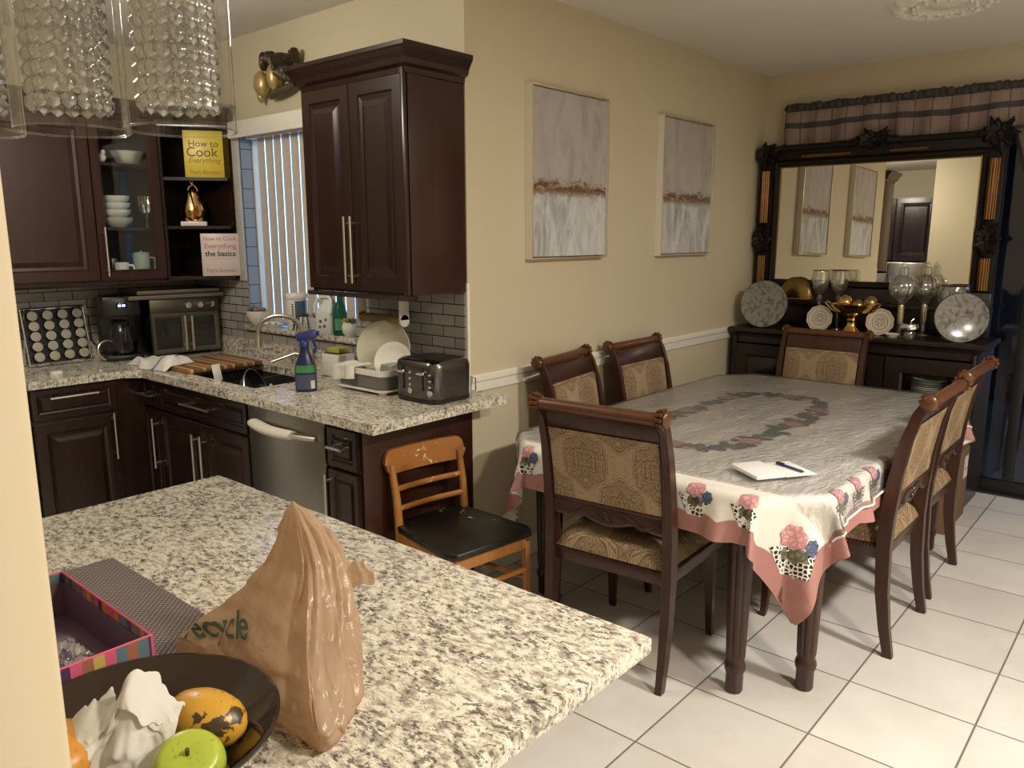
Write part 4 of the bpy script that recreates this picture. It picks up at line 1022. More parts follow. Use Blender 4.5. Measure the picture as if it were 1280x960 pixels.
t = thing('sink_strainer_bag', 'translucent white mesh bag at the right end of the sink', 'bag', (-.46, .895, .874 - .078))
m = MB(); m.ell((0, 0, 0), (.075, .04, .102), 22, 14, fn=lambda d: 1 + .12 * math.sin(d.x * 9 + d.z * 7) + .1 * noise.noise(d * 4)); m.build('mesh', plain('white_mesh_fabric', (.62, .58, .52), .7), t)
# spray bottle
sb = thing('spray_bottle', 'dark blue trigger spray bottle with a green label beside the sink', 'spray bottle', (-.455, .60, CT), math.radians(-35))
navy = plain('navy_bottle_plastic', (.012, .018, .075), .28)
m = MB(); pr = [(0, 0), (.043, 0), (.046, .006), (.047, .09), (.042, .125), (.026, .165), (.019, .185), (.018, .205), (0, .205)]
m.lathe(pr, (0, 0, 0), 32); m.xf(S(1.05, .66, 1)); m.build('bottle', navy, sb)
def lab(name, z0, z1, a0, a1, mat, r=.0478):
    m = MB()
    def fn(u, v):
        z = z0 + (z1 - z0) * v; rr = r if z < .09 else r - .005 * (z - .09) / .035 - .0003
        a = a0 + (a1 - a0) * u; return V(1.05 * rr * math.cos(a), .66 * rr * math.sin(a), z)
    m.grid(fn, 16, 5); return m.build(name, mat, sb)
lab('green_label', .088, .122, -PI * .85, -PI * .15, plain('green_label_print', (.05, .22, .06), .4))
lab('lower_label', .012, .080, -PI * .85, -PI * .15, plain('blue_grey_label_print', (.07, .075, .14), .4))
lab('white_label_panel', .015, .052, -PI * .36, -PI * .22, M['whitepl'], .0482)
m = MB(); m.lathe([(0, .205), (.02, .205), (.021, .225), (.014, .235), (0, .235)], (0, 0, 0), 20); m.box(-.035, .060, -.015, .015, .232, .274, bev=.012, M=T(0, 0, .25) @ R(math.radians(-12), 'Y') @ T(0, 0, -.25)); m.tube([(.04, 0, .235), (.052, 0, .20), (.042, 0, .175)], .006, 8); m.box(.058, .070, -.009, .009, .256, .278, bev=.002)
m.build('trigger_head', plain('bright_navy_plastic', (.02, .035, .17), .3), sb)
# sponge caddy
t = thing('sponge_caddy', 'pale grey square holder with a sponge behind the spray bottle', 'caddy', (-.10, .83, CT), math.radians(4))
m = MB(); m.box(-.055, .055, -.065, .065, 0, .115, bev=.006); m.box(-.048, .048, -.058, .058, .112, .1165, mi=1); m.build('box', [M['whitepl'], M['black']], t)
m = MB(); m.box(-.035, .035, -.045, .045, .117, .145, bev=.006); m.build('sponge', plain('yellow_green_sponge', (.42, .40, .08), .9, bst=.6, sc=150), t)
# dish rack, plates, towel
dr = thing('dish_rack', 'grey and white plastic dish rack on the counter left of the toaster', 'dish rack', (-.185, .395, CT), math.radians(0))
def rr(w, d, r, n=6):
    P = []
    for cx_, cy_, a0 in ((w - r, d - r, 0), (-w + r, d - r, PI / 2), (-w + r, -d + r, PI), (w - r, -d + r, 1.5 * PI)):
        for i in range(n + 1): a = a0 + PI / 2 * i / n; P.append((cx_ + r * math.cos(a), cy_ + r * math.sin(a)))
    return P
def shell(mb, levels, r=.04, mi=0, n=6):
    """levels: [(half w, half d, z)] -> skin of stacked rounded rectangles"""
    k = len(levels); vs = []; 
    for (w, d, z) in levels: vs += [(x, y, z) for x, y in rr(w, d, min(r, w * .9, d * .9), n)]
    N = 4 * (n + 1); fs = []
    for i in range(k - 1):
        for j in range(N): fs.append([i * N + j, i * N + (j + 1) % N, (i + 1) * N + (j + 1) % N, (i + 1) * N + j])
    fs.append(list(range(N))[::-1]); fs.append([(k - 1) * N + j for j in range(N)]); mb.add(vs, fs, mi, True)
m = MB(); shell(m, [(.115, .155, .022), (.125, .165, .026), (.13, .172, .085), (.124, .166, .085), (.118, .158, .034)]); m.build('basin', M['greypl'], dr)
m = MB(); shell(m, [(.13, .172, .0852), (.136, .178, .0852), (.137, .179, .112), (.129, .171, .112), (.124, .166, .088)]); m.build('rim', M['whitepl'], dr)
m = MB(); shell(m, [(.12, .16, .010), (.135, .177, .013), (.135, .177, .0215), (.12, .16, .0215)])
for x in (-.105, .105):
    for y in (-.14, .14): m.lathe([(0, 0), (.018, 0), (.022, .011), (0, .011)], (x, y, 0), 14)
m.build('tray', M['whitepl'], dr)
for k in range(9):
    m = MB(); m.tube([(-.10, -.12 + k * .03, .036), (-.10, -.12 + k * .03, .09), (-.09, -.12 + k * .03, .096), (-.08, -.12 + k * .03, .036)], .003, 6); m.build('plate_prong', M['whitepl'], dr)
def plate_prof(r): return [(0, .0), (r * .62, 0), (r * .68, .006), (r * .98, .018), (r, .020), (r * .98, .022), (r * .68, .011), (r * .6, .006), (0, .006)]
def upright(name, label, cat, r, loc, tilt, yaw_, mat, group=None, prof=None):
    m = MB(); m.lathe(prof or plate_prof(r), (0, 0, 0), 56, M=R(yaw_, 'Z') @ R(PI / 2 - tilt, 'X'))
    o = m.build(name, mat, loc=loc); tag(o, label, cat, group); return o
cream = plain('pale_green_white_plate', (.52, .50, .38), .25)
upright('plate', 'large pale plate standing upright in the dish rack', 'plate', .135, (-.13, .425, CT + .175), .22, math.radians(-62), cream)
upright('plate', 'smaller white plate leaning in front in the dish rack', 'plate', .09, (-.155, .33, CT + .128), .30, math.radians(-60), M['white'])
t = thing('plastic_tub', 'clear white food tub upside down in the dish rack', 'tub', (-.205, .285, CT + .037))
m = MB(); shell(m, [(.055, .05, .0), (.045, .04, .09), (.042, .037, .09), (.052, .047, .003)], .02); m.build('tub', thin_glass('cloudy_plastic', (.8, .8, .78), .4, .3, .25), t)
m = MB(); m.box(-.03, .0, -.056, -.05, .03, .055, bev=.001); m.build('tape_label', plain('grey_sticker', (.3, .29, .28), .6), t)
m = MB()
def tw2(u, v):   # towel over the rack's front left corner
    s = v * .19; y = .405 + .155 * u
    if s < .06: x = -.275 - .0 + (.06 - s) * .9; z = .116 + .004 * math.sin(u * 9)
    else: x = -.327 - .01 * math.sin(u * 7) - .03 * (s - .06); z = .116 - (s - .06) * (.42 + .15 * u)
    if y > .578: x += (y - .578) * .6
    return V(x, y, CT + z + .002)
m.grid(tw2, 30, 24, uvf=lambda u, v: (u, v)); m.grid(lambda u, v: tw2(u, v) + V(.002, 0, -.002), 30, 24, uvf=lambda u, v: (u, v))
o = m.build('dish_towel', towel_mat('white_towel_blue_stripe', 0, .42)); tag(o, 'white towel with a blue stripe hanging over the dish rack rim', 'towel')
# toaster
to = thing('toaster', 'black stainless four slot toaster at the right end of the counter', 'toaster', (-.185, .035, CT), 0)
m = MB(); shell(m, [(.11, .125, .008), (.118, .132, .02), (.12, .134, .15), (.116, .130, .172), (.104, .118, .182)], .05); m.build('body', M['blackmetal'], to)
m = MB(); shell(m, [(.112, .126, 0), (.119, .133, .004), (.119, .133, .0195), (.116, .13, .0195)], .05); m.build('base', M['black'], to)
m = MB(); 
for k in (-.082, -.034, .034, .082): m.box(-.075, .085, k - .013, k + .013, .1815, .1845, bev=.001)
m.build('slot', M['black'], to)
for y in (.06, -.06):
    m = MB(); m.box(-.1225, -.1195, y - .004, y + .004, .055, .155); m.box(-.14, -.1225, y - .022, y + .022, .125, .138, bev=.004, mi=1); m.build('lever', [M['black'], M['chrome']], to)
    for k in range(4):
        m = MB(); m.lathe([(0, .006), (.005 if k else .013, .006), (.006 if k else .014, 0), (0, 0)], (0, 0, 0), 16, M=T(-.1195, y - .045, .05 + k * .026) @ R(-PI / 2, 'Y')); m.build('button' if k else 'dial', M['chrome'], to)
m = MB(); m.tube([(.10, -.135, .03), (.11, -.15, .035), (.11, -.15, .09), (.10, -.136, .095)], .0025, 6); m.build('side_wire', M['chrome'], to)
outlet('wall outlet with a black plug above the toaster', T(-.0085, .46, 1.185) @ R(-PI / 2, 'Z'))
m = MB(); m.box(-.05, -.0185, .445, .475, 1.195, 1.222, bev=.006); m.tube([(-.05, .46, 1.205), (-.085, .455, 1.19), (-.09, .44, 1.12), (-.07, .40, 1.03), (-.062, .36, .99), (-.06, .25, .96), (-.055, .16, .95), (-.06, .12, .99)], .0045, 8)
o = m.build('power_cable', M['black']); tag(o, 'black toaster cord rising from the toaster to its plug', 'cord')
# paper towel holder
ph = thing('paper_towel_holder', 'paper towel holder with an empty cardboard roll below the cabinet', 'towel holder', (-.10, .47, 1.3495))
for y in (.155, -.155):
    m = MB(); m.box(-.028, .028, y - .006, y + .006, -.12, 0, bev=.004); m.lathe([(0, -.006), (.028, -.006), (.028, .006), (0, .006)], (0, 0, 0), 24, M=T(0, y, -.12) @ R(PI / 2, 'X')); m.build('bracket', M['whitepl'], ph)
m = MB(); m.tube([(0, -.148, -.118), (0, .148, -.118)], .021, 20); m.build('cardboard_roll', plain('brown_cardboard_tube', (.30, .19, .10), .8), ph)

# ------------------------------------------------------------------ on the window sill (z = 1.10)
SZ = 1.1005
soil = plain('dark_soil', (.04, .028, .02), .95, bst=.8, sc=90)
sg = plain('succulent_green', (.10, .16, .07), .5, var=.3, sc=40); sp_ = plain('succulent_pink', (.45, .20, .17), .5, var=.3, sc=40); sy = plain('succulent_yellow', (.50, .36, .07), .5, var=.3, sc=40)
def rosette(mb, c, r, mi, n=14, sd=0):
    for k in range(n):
        a = k * 2.4 + sd; e = .25 + 1.1 * k / n; ln = r * (1 - .45 * k / n)
        d = V(math.cos(a) * math.cos(e), math.sin(a) * math.cos(e), math.sin(e)); c = Vector(c)
        mb.tube([c, c + d * ln * .5, c + d * ln], [r * .10, r * .17, r * .02], 6, mi)
def pot(name, label, loc, prof, mat, plants, rmod=None):
    t = thing(name, label, 'planter', loc); m = MB(); m.lathe(prof, (0, 0, 0), 36); m.build('pot', mat, t)
    zt = max(z for r, z in prof); r0 = [r for r, z in prof if z == zt][0]
    m = MB(); m.lathe([(0, zt - .006), (r0 * .93, zt - .008), (r0 * .93, zt - .012), (0, zt - .012)], (0, 0, 0), 24); m.build('soil', soil, t)
    for nm, fn, mats in plants:
        m = MB(); fn(m, zt - .006); m.build(nm, mats, t)
    return t
wb = [(0, 0), (.035, 0), (.055, .02), (.073, .06), (.075, .085), (.071, .085), (.066, .06), (0, .05)]
def pl1(m, z):
    rosette(m, (-.01, .03, z), .05, 0, sd=.3); rosette(m, (-.02, -.02, z), .045, 1, sd=1); rosette(m, (.02, 0, z), .04, 0, sd=2)
    for k in range(4): m.tube([(0, .05, z)] + [(0, .05 + .035 * math.sin(PI * t / 8) + .004 * k, z + .03 * t / 8 * (1 + .2 * k)) for t in range(1, 9)], .004, 5, 0)
pot('succulent_bowl', 'round white bowl of succulents at the left end of the window sill', (.02, 1.745, SZ), wb, M['white'], [('succulents', pl1, [sg, sp_])])
t = thing('white_dish', 'small white dish with a folded cloth on the window sill', 'dish', (.015, 1.60, SZ)); m = MB(); shell(m, [(.03, .06, 0), (.04, .07, .018), (.037, .067, .018), (.028, .057, .004)], .02); m.build('dish', M['white'], t)
m = MB(); m.grid(lambda u, v: V(-.028 + .056 * u, -.05 + .1 * v, .006 + .022 * abs(math.sin(u * 5 + v * 4))), 14, 14); m.build('folded_cloth', M['cloth'], t)
wt = thing('wipes_tub', 'tall white and blue cleaning wipes tub on the window sill', 'wipes tub', (.022, 1.355, SZ)); m = MB(); m.lathe([(0, 0), (.055, 0), (.057, .004), (.057, .17), (.055, .175), (0, .175)], (0, 0, 0), 36); m.build('tub', M['whitepl'], wt)
m = MB(); m.lathe([(0, .1752), (.060, .1752), (.061, .18), (.060, .20), (.055, .206), (.03, .209), (0, .209)], (0, 0, 0), 36); m.build('lid', M['white'], wt)
m = MB(); m.lathe([(.0574, .07), (.0578, .07), (.0578, .165), (.0574, .165)], (0, 0, 0), 20, a0=-PI * .75, a1=-PI * .05); m.build('blue_label', plain('slate_blue_label', (.07, .14, .21), .4), wt)
m = MB(); m.lathe([(.0576, .01), (.058, .01), (.058, .065), (.0576, .065)], (0, 0, 0), 20, a0=-PI * .75, a1=-PI * .05); m.build('grey_label', plain('grey_blue_label', (.35, .38, .38), .4), wt)
m = MB()
for k in range(9): m.box(.0584, .0588, -.006 + .002 * (k % 2), .006 - .0015 * (k % 3), .03 + k * .014, .037 + k * .014 + .002 * (k % 2))
m.xf(R(math.radians(-148), 'Z')); m.build('print_marks', M['black'], wt)
def pl2(m, z):
    rosette(m, (0, 0, z), .04, 0, sd=.5)
    for k in range(7):
        a = 2.2 + k * .55; pts = [(.03 * math.cos(a), .03 * math.sin(a), z)] + [((.042 + .004 * t) * math.cos(a), (.042 + .004 * t) * math.sin(a), z + .01 - .012 * t) for t in range(7)]
        m.tube(pts, .0015, 5, 0)
        for p_ in pts[1:]: m.ell(p_, (.006, .006, .005), 6, 4, 0)
pot('trailing_succulent', 'small white pot with trailing green strands on the window sill', (-.012, 1.235, SZ), [(0, 0), (.028, 0), (.038, .03), (.040, .07), (.036, .085), (.032, .085), (0, .07)], M['white'], [('strands', pl2, [plain('dark_trailing_green', (.03, .06, .025), .5)])])
t = thing('square_planter', 'pale square planter of pink succulents on the window sill', 'planter', (.028, 1.165, SZ)); m = MB(); shell(m, [(.042, .042, 0), (.05, .05, .085), (.046, .046, .085), (.04, .04, .05)], .012); m.build('pot', plain('pale_grey_glaze', (.55, .55, .55), .25), t)
m = MB(); m.box(-.044, .044, -.044, .044, .07, .078); m.build('soil', soil, t)
m = MB(); rosette(m, (-.015, -.01, .078), .055, 0, sd=0); rosette(m, (.015, .02, .078), .05, 1, sd=1); m.build('succulents', [sp_, sy], t)
jg = thing('white_jug', 'white plastic jug with a handle on the window sill', 'jug', (.022, 1.065, SZ), math.radians(15)); m = MB(); shell(m, [(.045, .052, 0), (.05, .058, .01), (.05, .058, .11), (.044, .05, .135), (.02, .03, .165), (.017, .017, .20), (.0165, .0165, .215)], .02); m.build('bottle', plain('milky_white_plastic', (.68, .68, .66), .35), jg)
m = MB(); m.tube([(-.045, .052, .115), (-.04, .055, .15), (-.03, .045, .185), (-.02, .02, .20), (-.02, -.02, .20), (-.03, -.045, .185), (-.04, -.055, .15), (-.045, -.052, .115)], .010, 10); m.build('handle', plain('milky_white_handle', (.72, .72, .70), .35), jg)
m = MB(); m.lathe([(0, .215), (.019, .215), (.019, .235), (0, .235)], (0, 0, 0), 18); m.build('cap', M['white'], jg)
m = MB()
for k, (y, z) in enumerate(((-.02, .08), (.015, .07), (.02, .04), (-.01, .045))): m.lathe([(0, 0), (.009, 0), (.009, .001), (0, .001)], (0, 0, 0), 10, M=T(-.0502, y, z) @ R(-PI / 2, 'Y'), mi=k % 2)
m.build('flower_print', [sg, plain('dark_plum_print', (.12, .05, .06), .5)], jg)
gb = thing('green_bottle', 'translucent green bottle with a label on the window sill', 'bottle', (.02, .962, SZ)); m = MB(); m.lathe([(0, 0), (.036, 0), (.039, .006), (.039, .115), (.03, .15), (.014, .18), (.013, .21), (0, .21)], (0, 0, 0), 28); m.build('bottle', plain('deep_green_plastic', (.005, .10, .05), .15), gb)
m = MB(); m.lathe([(.0393, .03), (.0397, .03), (.0397, .09), (.0393, .09)], (0, 0, 0), 18, a0=-PI * .95, a1=-PI * .2); m.build('label', plain('pale_green_label', (.10, .30, .18), .4), gb); m = MB(); m.lathe([(0, .21), (.016, .21), (.016, .235), (0, .235)], (0, 0, 0), 16); m.build('cap', M['white'], gb)
def pl3(m, z): rosette(m, (0, .015, z), .05, 1, sd=.4); rosette(m, (-.005, -.02, z), .05, 0, sd=1.7)
pot('succulent_pot', 'round white pot of yellow succulents at the right end of the sill', (.015, .868, SZ), [(0, 0), (.025, 0), (.042, .02), (.046, .05), (.038, .075), (.034, .075), (0, .06)], M['white'], [('succulents', pl3, [sg, sy])])

# ------------------------------------------------------------------ inside the glass door cabinet
def at(px, py, pz): return (px, py, pz)
GZ = (1.4005, 1.6705, 2.0205)
def bowl_prof(r, h): return [(0, 0), (r * .5, 0), (r * .55, .004), (r * .92, h * .55), (r, h), (r * .96, h), (r * .86, h * .55), (r * .5, .008), (0, .008)]
names = ['lowest wide bowl', 'second bowl from the bottom', 'third bowl from the bottom', 'topmost bowl']
for k in range(4):
    m = MB(); m.lathe(bowl_prof(.084 if k == 0 else .077, .055 if k == 0 else .05), (0, 0, 0), 40); o = m.build('bowl', M['white'] if k else plain('greyish_white_ceramic', (.55, .50, .45), .25), loc=(-.553, 2.22, GZ[1] + (0, .048, .086, .124)[k])); tag(o, 'white cupboard stack, ' + names[k] + ' behind glass', 'bowl', 'white bowls stacked behind the glass door')
gp = [(0, 0), (.034, 0), (.034, .004), (.008, .012), (.007, .05), (.012, .062), (.028, .085), (.038, .13), (.042, .175), (.040, .175), (.036, .13), (.024, .085), (0, .07)]
t = thing('crystal_goblet', 'cut crystal goblet beside the stacked bowls behind glass', 'goblet', (-.412, 2.16, GZ[1])); m = MB(); m.lathe(gp, (0, 0, 0), 24, sm=False, rmod=lambda a, z: 1 + (.05 * math.cos(12 * a) if .07 < z < .15 else 0)); m.build('goblet', M['cutglass'], t)
def mug(name, label, loc, r, h, mat, lid=False, ang=0):
    t = thing(name, label, 'mug', loc, ang); m = MB(); m.lathe([(0, 0), (r * .9, 0), (r, .006), (r, h), (r * .93, h), (r * .92, .01), (0, .01)], (0, 0, 0), 32); m.build('cup', mat, t)
    m = MB(); m.tube([(r * .95, 0, h * .8), (r + .022, 0, h * .78), (r + .028, 0, h * .5), (r + .02, 0, h * .22), (r * .95, 0, h * .2)], .006, 8); m.build('handle', mat, t)
    if lid: m = MB(); m.lathe([(0, h + .014), (.006, h + .014), (.007, h + .006), (r * .8, h + .005), (r * .95, h + .001), (0, h + .001)], (0, 0, 0), 28); m.build('lid', mat, t)
    return t
mug('mug', 'mint green lidded mug on the lower cupboard shelf', (-.452, 2.18, GZ[0]), .045, .125, plain('mint_glaze', (.38, .47, .40), .25), True, math.radians(-20))
mug('mug', 'small white mug at the left of the lower cupboard shelf', (-.572, 2.17, GZ[0]), .038, .075, M['white'], False, math.radians(-35))
t = thing('creamer', 'tiny silver creamer at the right of the lower cupboard shelf', 'creamer', (-.377, 2.17, GZ[0])); m = MB(); m.lathe([(0, 0), (.015, 0), (.02, .02), (.014, .05), (.017, .065), (.015, .065), (0, .02)], (0, 0, 0), 20); m.tube([(.015, 0, .055), (.035, 0, .045), (.018, 0, .015)], .003, 6); m.ell((-.0, 0, .075), (.01, .01, .01), 10, 8); m.build('body', M['chrome'], t)
t = thing('glass_jar', 'round dark glass jar at the back of the lower cupboard shelf', 'jar', (-.55, 2.34, GZ[0])); m = MB(); m.lathe([(0, 0), (.06, 0), (.07, .04), (.055, .10), (.04, .12), (.02, .15), (0, .155)], (0, 0, 0), 24); m.build('jar', M['cutglass'], t)
t = thing('silver_dish', 'oval silver serving dish on the top cupboard shelf', 'dish', (-.472, 2.20, GZ[2])); m = MB(); m.lathe([(0, 0), (.06, 0), (.075, .02), (.095, .055), (.10, .056), (.098, .06), (.07, .024), (0, .006)], (0, 0, 0), 40, rmod=lambda a, z: 1 + .03 * math.cos(8 * a)); m.xf(S(.95, .72, 1.15)); m.build('dish', plain('soft_silver', (.78, .74, .66), .35, .7), t)
m = MB(); m.ell((0, 0, .042), (.078, .052, .036), 24, 10); m.build('cream_lid', M['white'], t)
t = thing('small_figurine', 'small white figurine left of the silver dish', 'figurine', (-.622, 2.18, GZ[2])); m = MB(); m.ell((0, 0, .025), (.025, .02, .025), 14, 10); m.ell((.008, -.005, .055), (.013, .012, .014), 12, 8); m.ell((-.022, 0, .04), (.012, .006, .018), 10, 6); m.build('body', M['white'], t)
# ------------------------------------------------------------------ corner shelf: two cookbooks and the golden pear
FA = math.atan2(-.8, -.6) + PI / 2     # rotation that turns -y to face the room across the corner
def book(label, loc, w, h, th, cover, items, rz, tilt=0.0):
    t = thing('cookbook', label, 'book', loc, rz)
    Mt = R(tilt, 'X')
    m = MB(); m.box(-w + .004, w - .004, .004, th - .003, .004, h - .004, M=Mt); m.build('pages', M['paper'], t)
    m = MB(); m.box(-w, w, 0, .003, 0, h, bev=.001, M=Mt); m.box(-w, w, th - .003, th, 0, h, bev=.001, M=Mt); m.box(-w, -w + .003, 0, th, 0, h, M=Mt); cv = m.build('cover', cover, t)
    for nm, body, size, z, mat, sh, dx, bo in items:
        m = MB(); text_mb(m, body, size, Mt @ T(dx, -.0008, z) @ R(PI / 2, 'X'), depth=.0003, shear=sh, bold=bo); m.build(nm, mat, cv)
    return t
BRZ = math.radians(-33)
ydark = plain('dark_olive_print', (.10, .055, .02), .5); ygold = plain('ochre_print', (.36, .20, .02), .5); red = plain('rose_red_print', (.50, .14, .13), .5)
book('yellow cookbook standing on the upper corner shelf', (-.118, 2.005, 1.9555), .108, .265, .045, plain('yellow_cover', (.78, .60, .05), .35), [
    ('title', 'How to', .052, .175, ydark, 0, 0.0, 0), ('title', 'Cook', .075, .120, ydark, 0, -.01, 0), ('title', 'Everything', .042, .085, ygold, .3, 0, 0), ('author', 'Mark Bittman', .030, .022, ygold, 0, 0, 0)], BRZ)
book('white and red cookbook standing at the bottom of the corner shelf', (-.112, 1.905, 1.3905), .105, .245, .035, plain('pinkish_white_cover', (.66, .56, .53), .35), [
    ('title', 'How to Cook', .032, .205, red, 0, 0, 0), ('title', 'Everything', .042, .160, red, 0, 0, 0), ('title', 'the basics', .043, .115, ydark if False else M['black'], 0, 0, .0006), ('subtitle', '- - - - - - - - - - - -', .018, .095, red, 0, 0, 0), ('author', 'Mark Bittman', .030, .022, red, 0, 0, 0)], BRZ)
gp_ = thing('pear_sculpture', 'golden hollow pear sculpture on a white base on the corner shelf', 'sculpture', (-.165, 2.085, 1.6805), BRZ)
m = MB(); m.box(-.072, .072, -.035, .035, 0, .026, bev=.003); m.build('base', M['white'], gp_)
m = MB(); prp = [(.030, .027), (.045, .03), (.060, .055), (.066, .085), (.058, .12), (.042, .16), (.034, .19), (.026, .205)]
def pear(a0, a1, sh):
    def fn(u, v):
        k = v * (len(prp) - 1); i = min(int(k), len(prp) - 2); t = k - i; r = prp[i][0] + (prp[i + 1][0] - prp[i][0]) * t; z = prp[i][1] + (prp[i + 1][1] - prp[i][1]) * t
        aa0 = a0 + .35 * math.sin(v * 3.0 + sh); a = aa0 + (a1 - a0) * u * (.75 + .25 * math.sin(v * PI)); return V(r * math.cos(a), r * .7 * math.sin(a), z)
    m.grid(fn, 24, 28); m.grid(lambda u, v: fn(u, v) * 1.0 + V(.002, .002, 0), 24, 28)
pear(-PI * 1.25, -PI * .62, 0); pear(-PI * .42, PI * .6, 1.5); m.tube([(.036 * math.cos(a), .025 * math.sin(a), .027 + .004) for a in [2 * PI * i / 24 for i in range(24)]], .006, 6, closed=True); m.build('pear', M['gold'], gp_)
m = MB(); m.tube([(-.03, 0, .19), (-.015, 0, .225), (.008, 0, .238), (.028, 0, .215), (.03, 0, .19)], .004, 6); m.tube([(.0, 0, .238), (-.01, 0, .262), (-.03, 0, .285)], .0035, 6); m.tube([(.0, 0, .238), (.012, 0, .265), (.034, 0, .288)], .0035, 6); m.tube([(-.022, 0, .272), (.0, 0, .266), (.014, 0, .29)], .0025, 6); m.build('wire_leaves', M['gold'], gp_)
# ------------------------------------------------------------------ carved fruit ornament on the wall above the valance
orn = thing('wall_ornament', 'gold and dark brown carved fruit ornament on the wall above the window', 'ornament', (-.002, 1.29, 2.44))
gld = plain('antique_gold_paint', (.50, .36, .15), .35, .5, var=.25, sc=25); bz = plain('dark_bronze_paint', (.055, .04, .022), .4, .4, var=.3, sc=30)
m = MB(); m.ell((-.045, .18, -.02), (.04, .05, .065), 16, 12, fn=lambda d: 1 + .12 * noise.noise(d * 2.5)); m.ell((-.04, .20, -.075), (.022, .02, .04), 12, 8); m.build('pear', gld, orn)
m = MB(); m.ell((-.05, .05, .0), (.042, .04, .07), 16, 12); m.build('pear', gld, orn)
m = MB()
for k in range(11): m.ell((-.045 - .012 * math.sin(k), .15 - .017 * k, .075 - .003 * k + .035 * math.sin(k * .55)), (.03, .02, .035 + .012 * math.sin(k * 2.1)), 8, 6)
for k in range(9): a = k * .5; m.tube([(-.03, .02 - .02 * k, .045), (-.06, .02 - .022 * k, .085 + .02 * math.sin(k)), (-.045, .01 - .022 * k, .115 - .004 * k)], [.014, .02, .004], 8)
m.build('leaves', bz, orn)
m = MB(); m.tube([(-.03, .12, -.095), (-.045, .05, -.085), (-.04, -.05, -.07), (-.03, -.14, -.05)], [.012, .022, .024, .016], 10)
for k in range(12): m.ell((-.05, -.02 - .012 * k, .0 + .02 * math.sin(k * 1.9)), .024, 10, 8)
m.build('branch_and_grapes', plain('bronze_green_paint', (.10, .085, .05), .4, .4, var=.3), orn)
# ------------------------------------------------------------------ on the peninsula
PT = .9155
# placemat
def woven():
    n = NT('woven_brown_vinyl'); o = n.xyz(n.obj()); s = 170
    a = n.math('SINE', n.math('MULTIPLY', o[0], s * 3.0)); b = n.math('SINE', n.math('MULTIPLY', o[1], s * 3.0)); w = n.math('MULTIPLY', a, b)
    c = n.ramp(w, [(.35, (.075, .05, .045)), (.65, (.34, .27, .22))]); f = n.noise(n.obj(), 12, 3)
    return n.pbr(n.mix(n.math('MULTIPLY', f, .4), c, (.16, .11, .10)), .55, 0, n.bump(w, .5, .002))
m = MB(); m.box(-.215, .215, -.29, .29, 0, .003, bev=.001); o = m.build('placemat', woven(), loc=(-2.075, -.995, PT)); tag(o, 'woven brown placemat under the striped box on the peninsula', 'placemat')
# striped gift box, open, purple inside
def stripes(name, axis):
    n = NT(name); o = n.xyz(n.obj()); u = n.math('FLOOR', n.math('MULTIPLY', o[axis], 62.0)); wn = n.n('ShaderNodeTexWhiteNoise', noise_dimensions='1D'); n.l(u, wn.inputs['W'])
    c = n.ramp(wn.outputs[0], [(0, (.55, .10, .18)), (.15, (.60, .20, .05)), (.3, (.62, .55, .40)), (.45, (.10, .16, .20)), (.58, (.08, .03, .09)), (.7, (.48, .34, .10)), (.85, (.30, .12, .07))], 'CONSTANT')
    return n.pbr(c, .5)
SX_, SY_ = stripes('striped_paper_short', 0), stripes('striped_paper_long', 1)
purple = plain('deep_purple_lining', (.13, .075, .125), .6); pinkm = plain('hot_pink_edge', (.62, .10, .20), .5)
gbx = thing('striped_box', 'open striped cardboard box lined in purple on the woven placemat', 'box', (-2.165, -1.098, PT + .0035)); bw, bd, bh, th = .137, .182, .084, .004
m = MB()
m.box(-bw, bw, -bd, bd, 0, .004, mi=2)
for s in (-1, 1):
    m.box(min(s * bw, s * (bw - th)), max(s * bw, s * (bw - th)), -bd, bd, .004, bh, mi=1); m.box(-bw + th, bw - th, min(s * bd, s * (bd - th)), max(s * bd, s * (bd - th)), .004, bh, mi=0)
m.build('box_walls', [SX_, SY_, purple], gbx)
m = MB()
for s in (-1, 1):
    x = s * (bw - th - .0008); m.box(min(x, x - s * .0008), max(x, x - s * .0008), -bd + th, bd - th, .0041, bh - .017); y = s * (bd - th - .0008); m.box(-bw + th, bw - th, min(y, y - s * .0008), max(y, y - s * .0008), .0041, bh - .017)
m.build('purple_lining', purple, gbx)
m = MB(); m.tube([(-bw + .002, -bd + .002, bh), (bw - .002, -bd + .002, bh), (bw - .002, bd - .002, bh), (-bw + .002, bd - .002, bh)], .0028, 6, closed=True); m.build('pink_edge', pinkm, gbx)
ce = MB()
def cello(u, v):
    x = -.10 + .19 * u; y = -.155 + .15 * v; nz = noise.noise(V(u * 5, v * 5, 2.2)) + .5 * noise.noise(V(u * 12, v * 12, 5)); return V(-2.165 + x, -1.098 + y, PT + .038 + .032 * nz * min(1, 6 * min(u, 1 - u, v, 1 - v)) + .018 * math.sin(PI * u))
ce.grid(cello, 40, 34, sm=False)
n = NT('crinkled_cellophane'); gl_ = n.n('ShaderNodeBsdfGlossy'); gl_.inputs[1].default_value = .08; tr_ = n.n('ShaderNodeBsdfTransparent'); tr_.inputs[0].default_value = (.86, .86, .92, 1); mx = n.n('ShaderNodeMixShader'); mx.inputs[0].default_value = .42; n.l(tr_.outputs[0], mx.inputs[1]); n.l(gl_.outputs[0], mx.inputs[2]); n.l(mx.outputs[0], n.out.inputs[0])
o = ce.build('cellophane_wrapper', n.mat, recalc=False); tag(o, 'crinkled clear cellophane lying inside the purple box', 'wrapper')
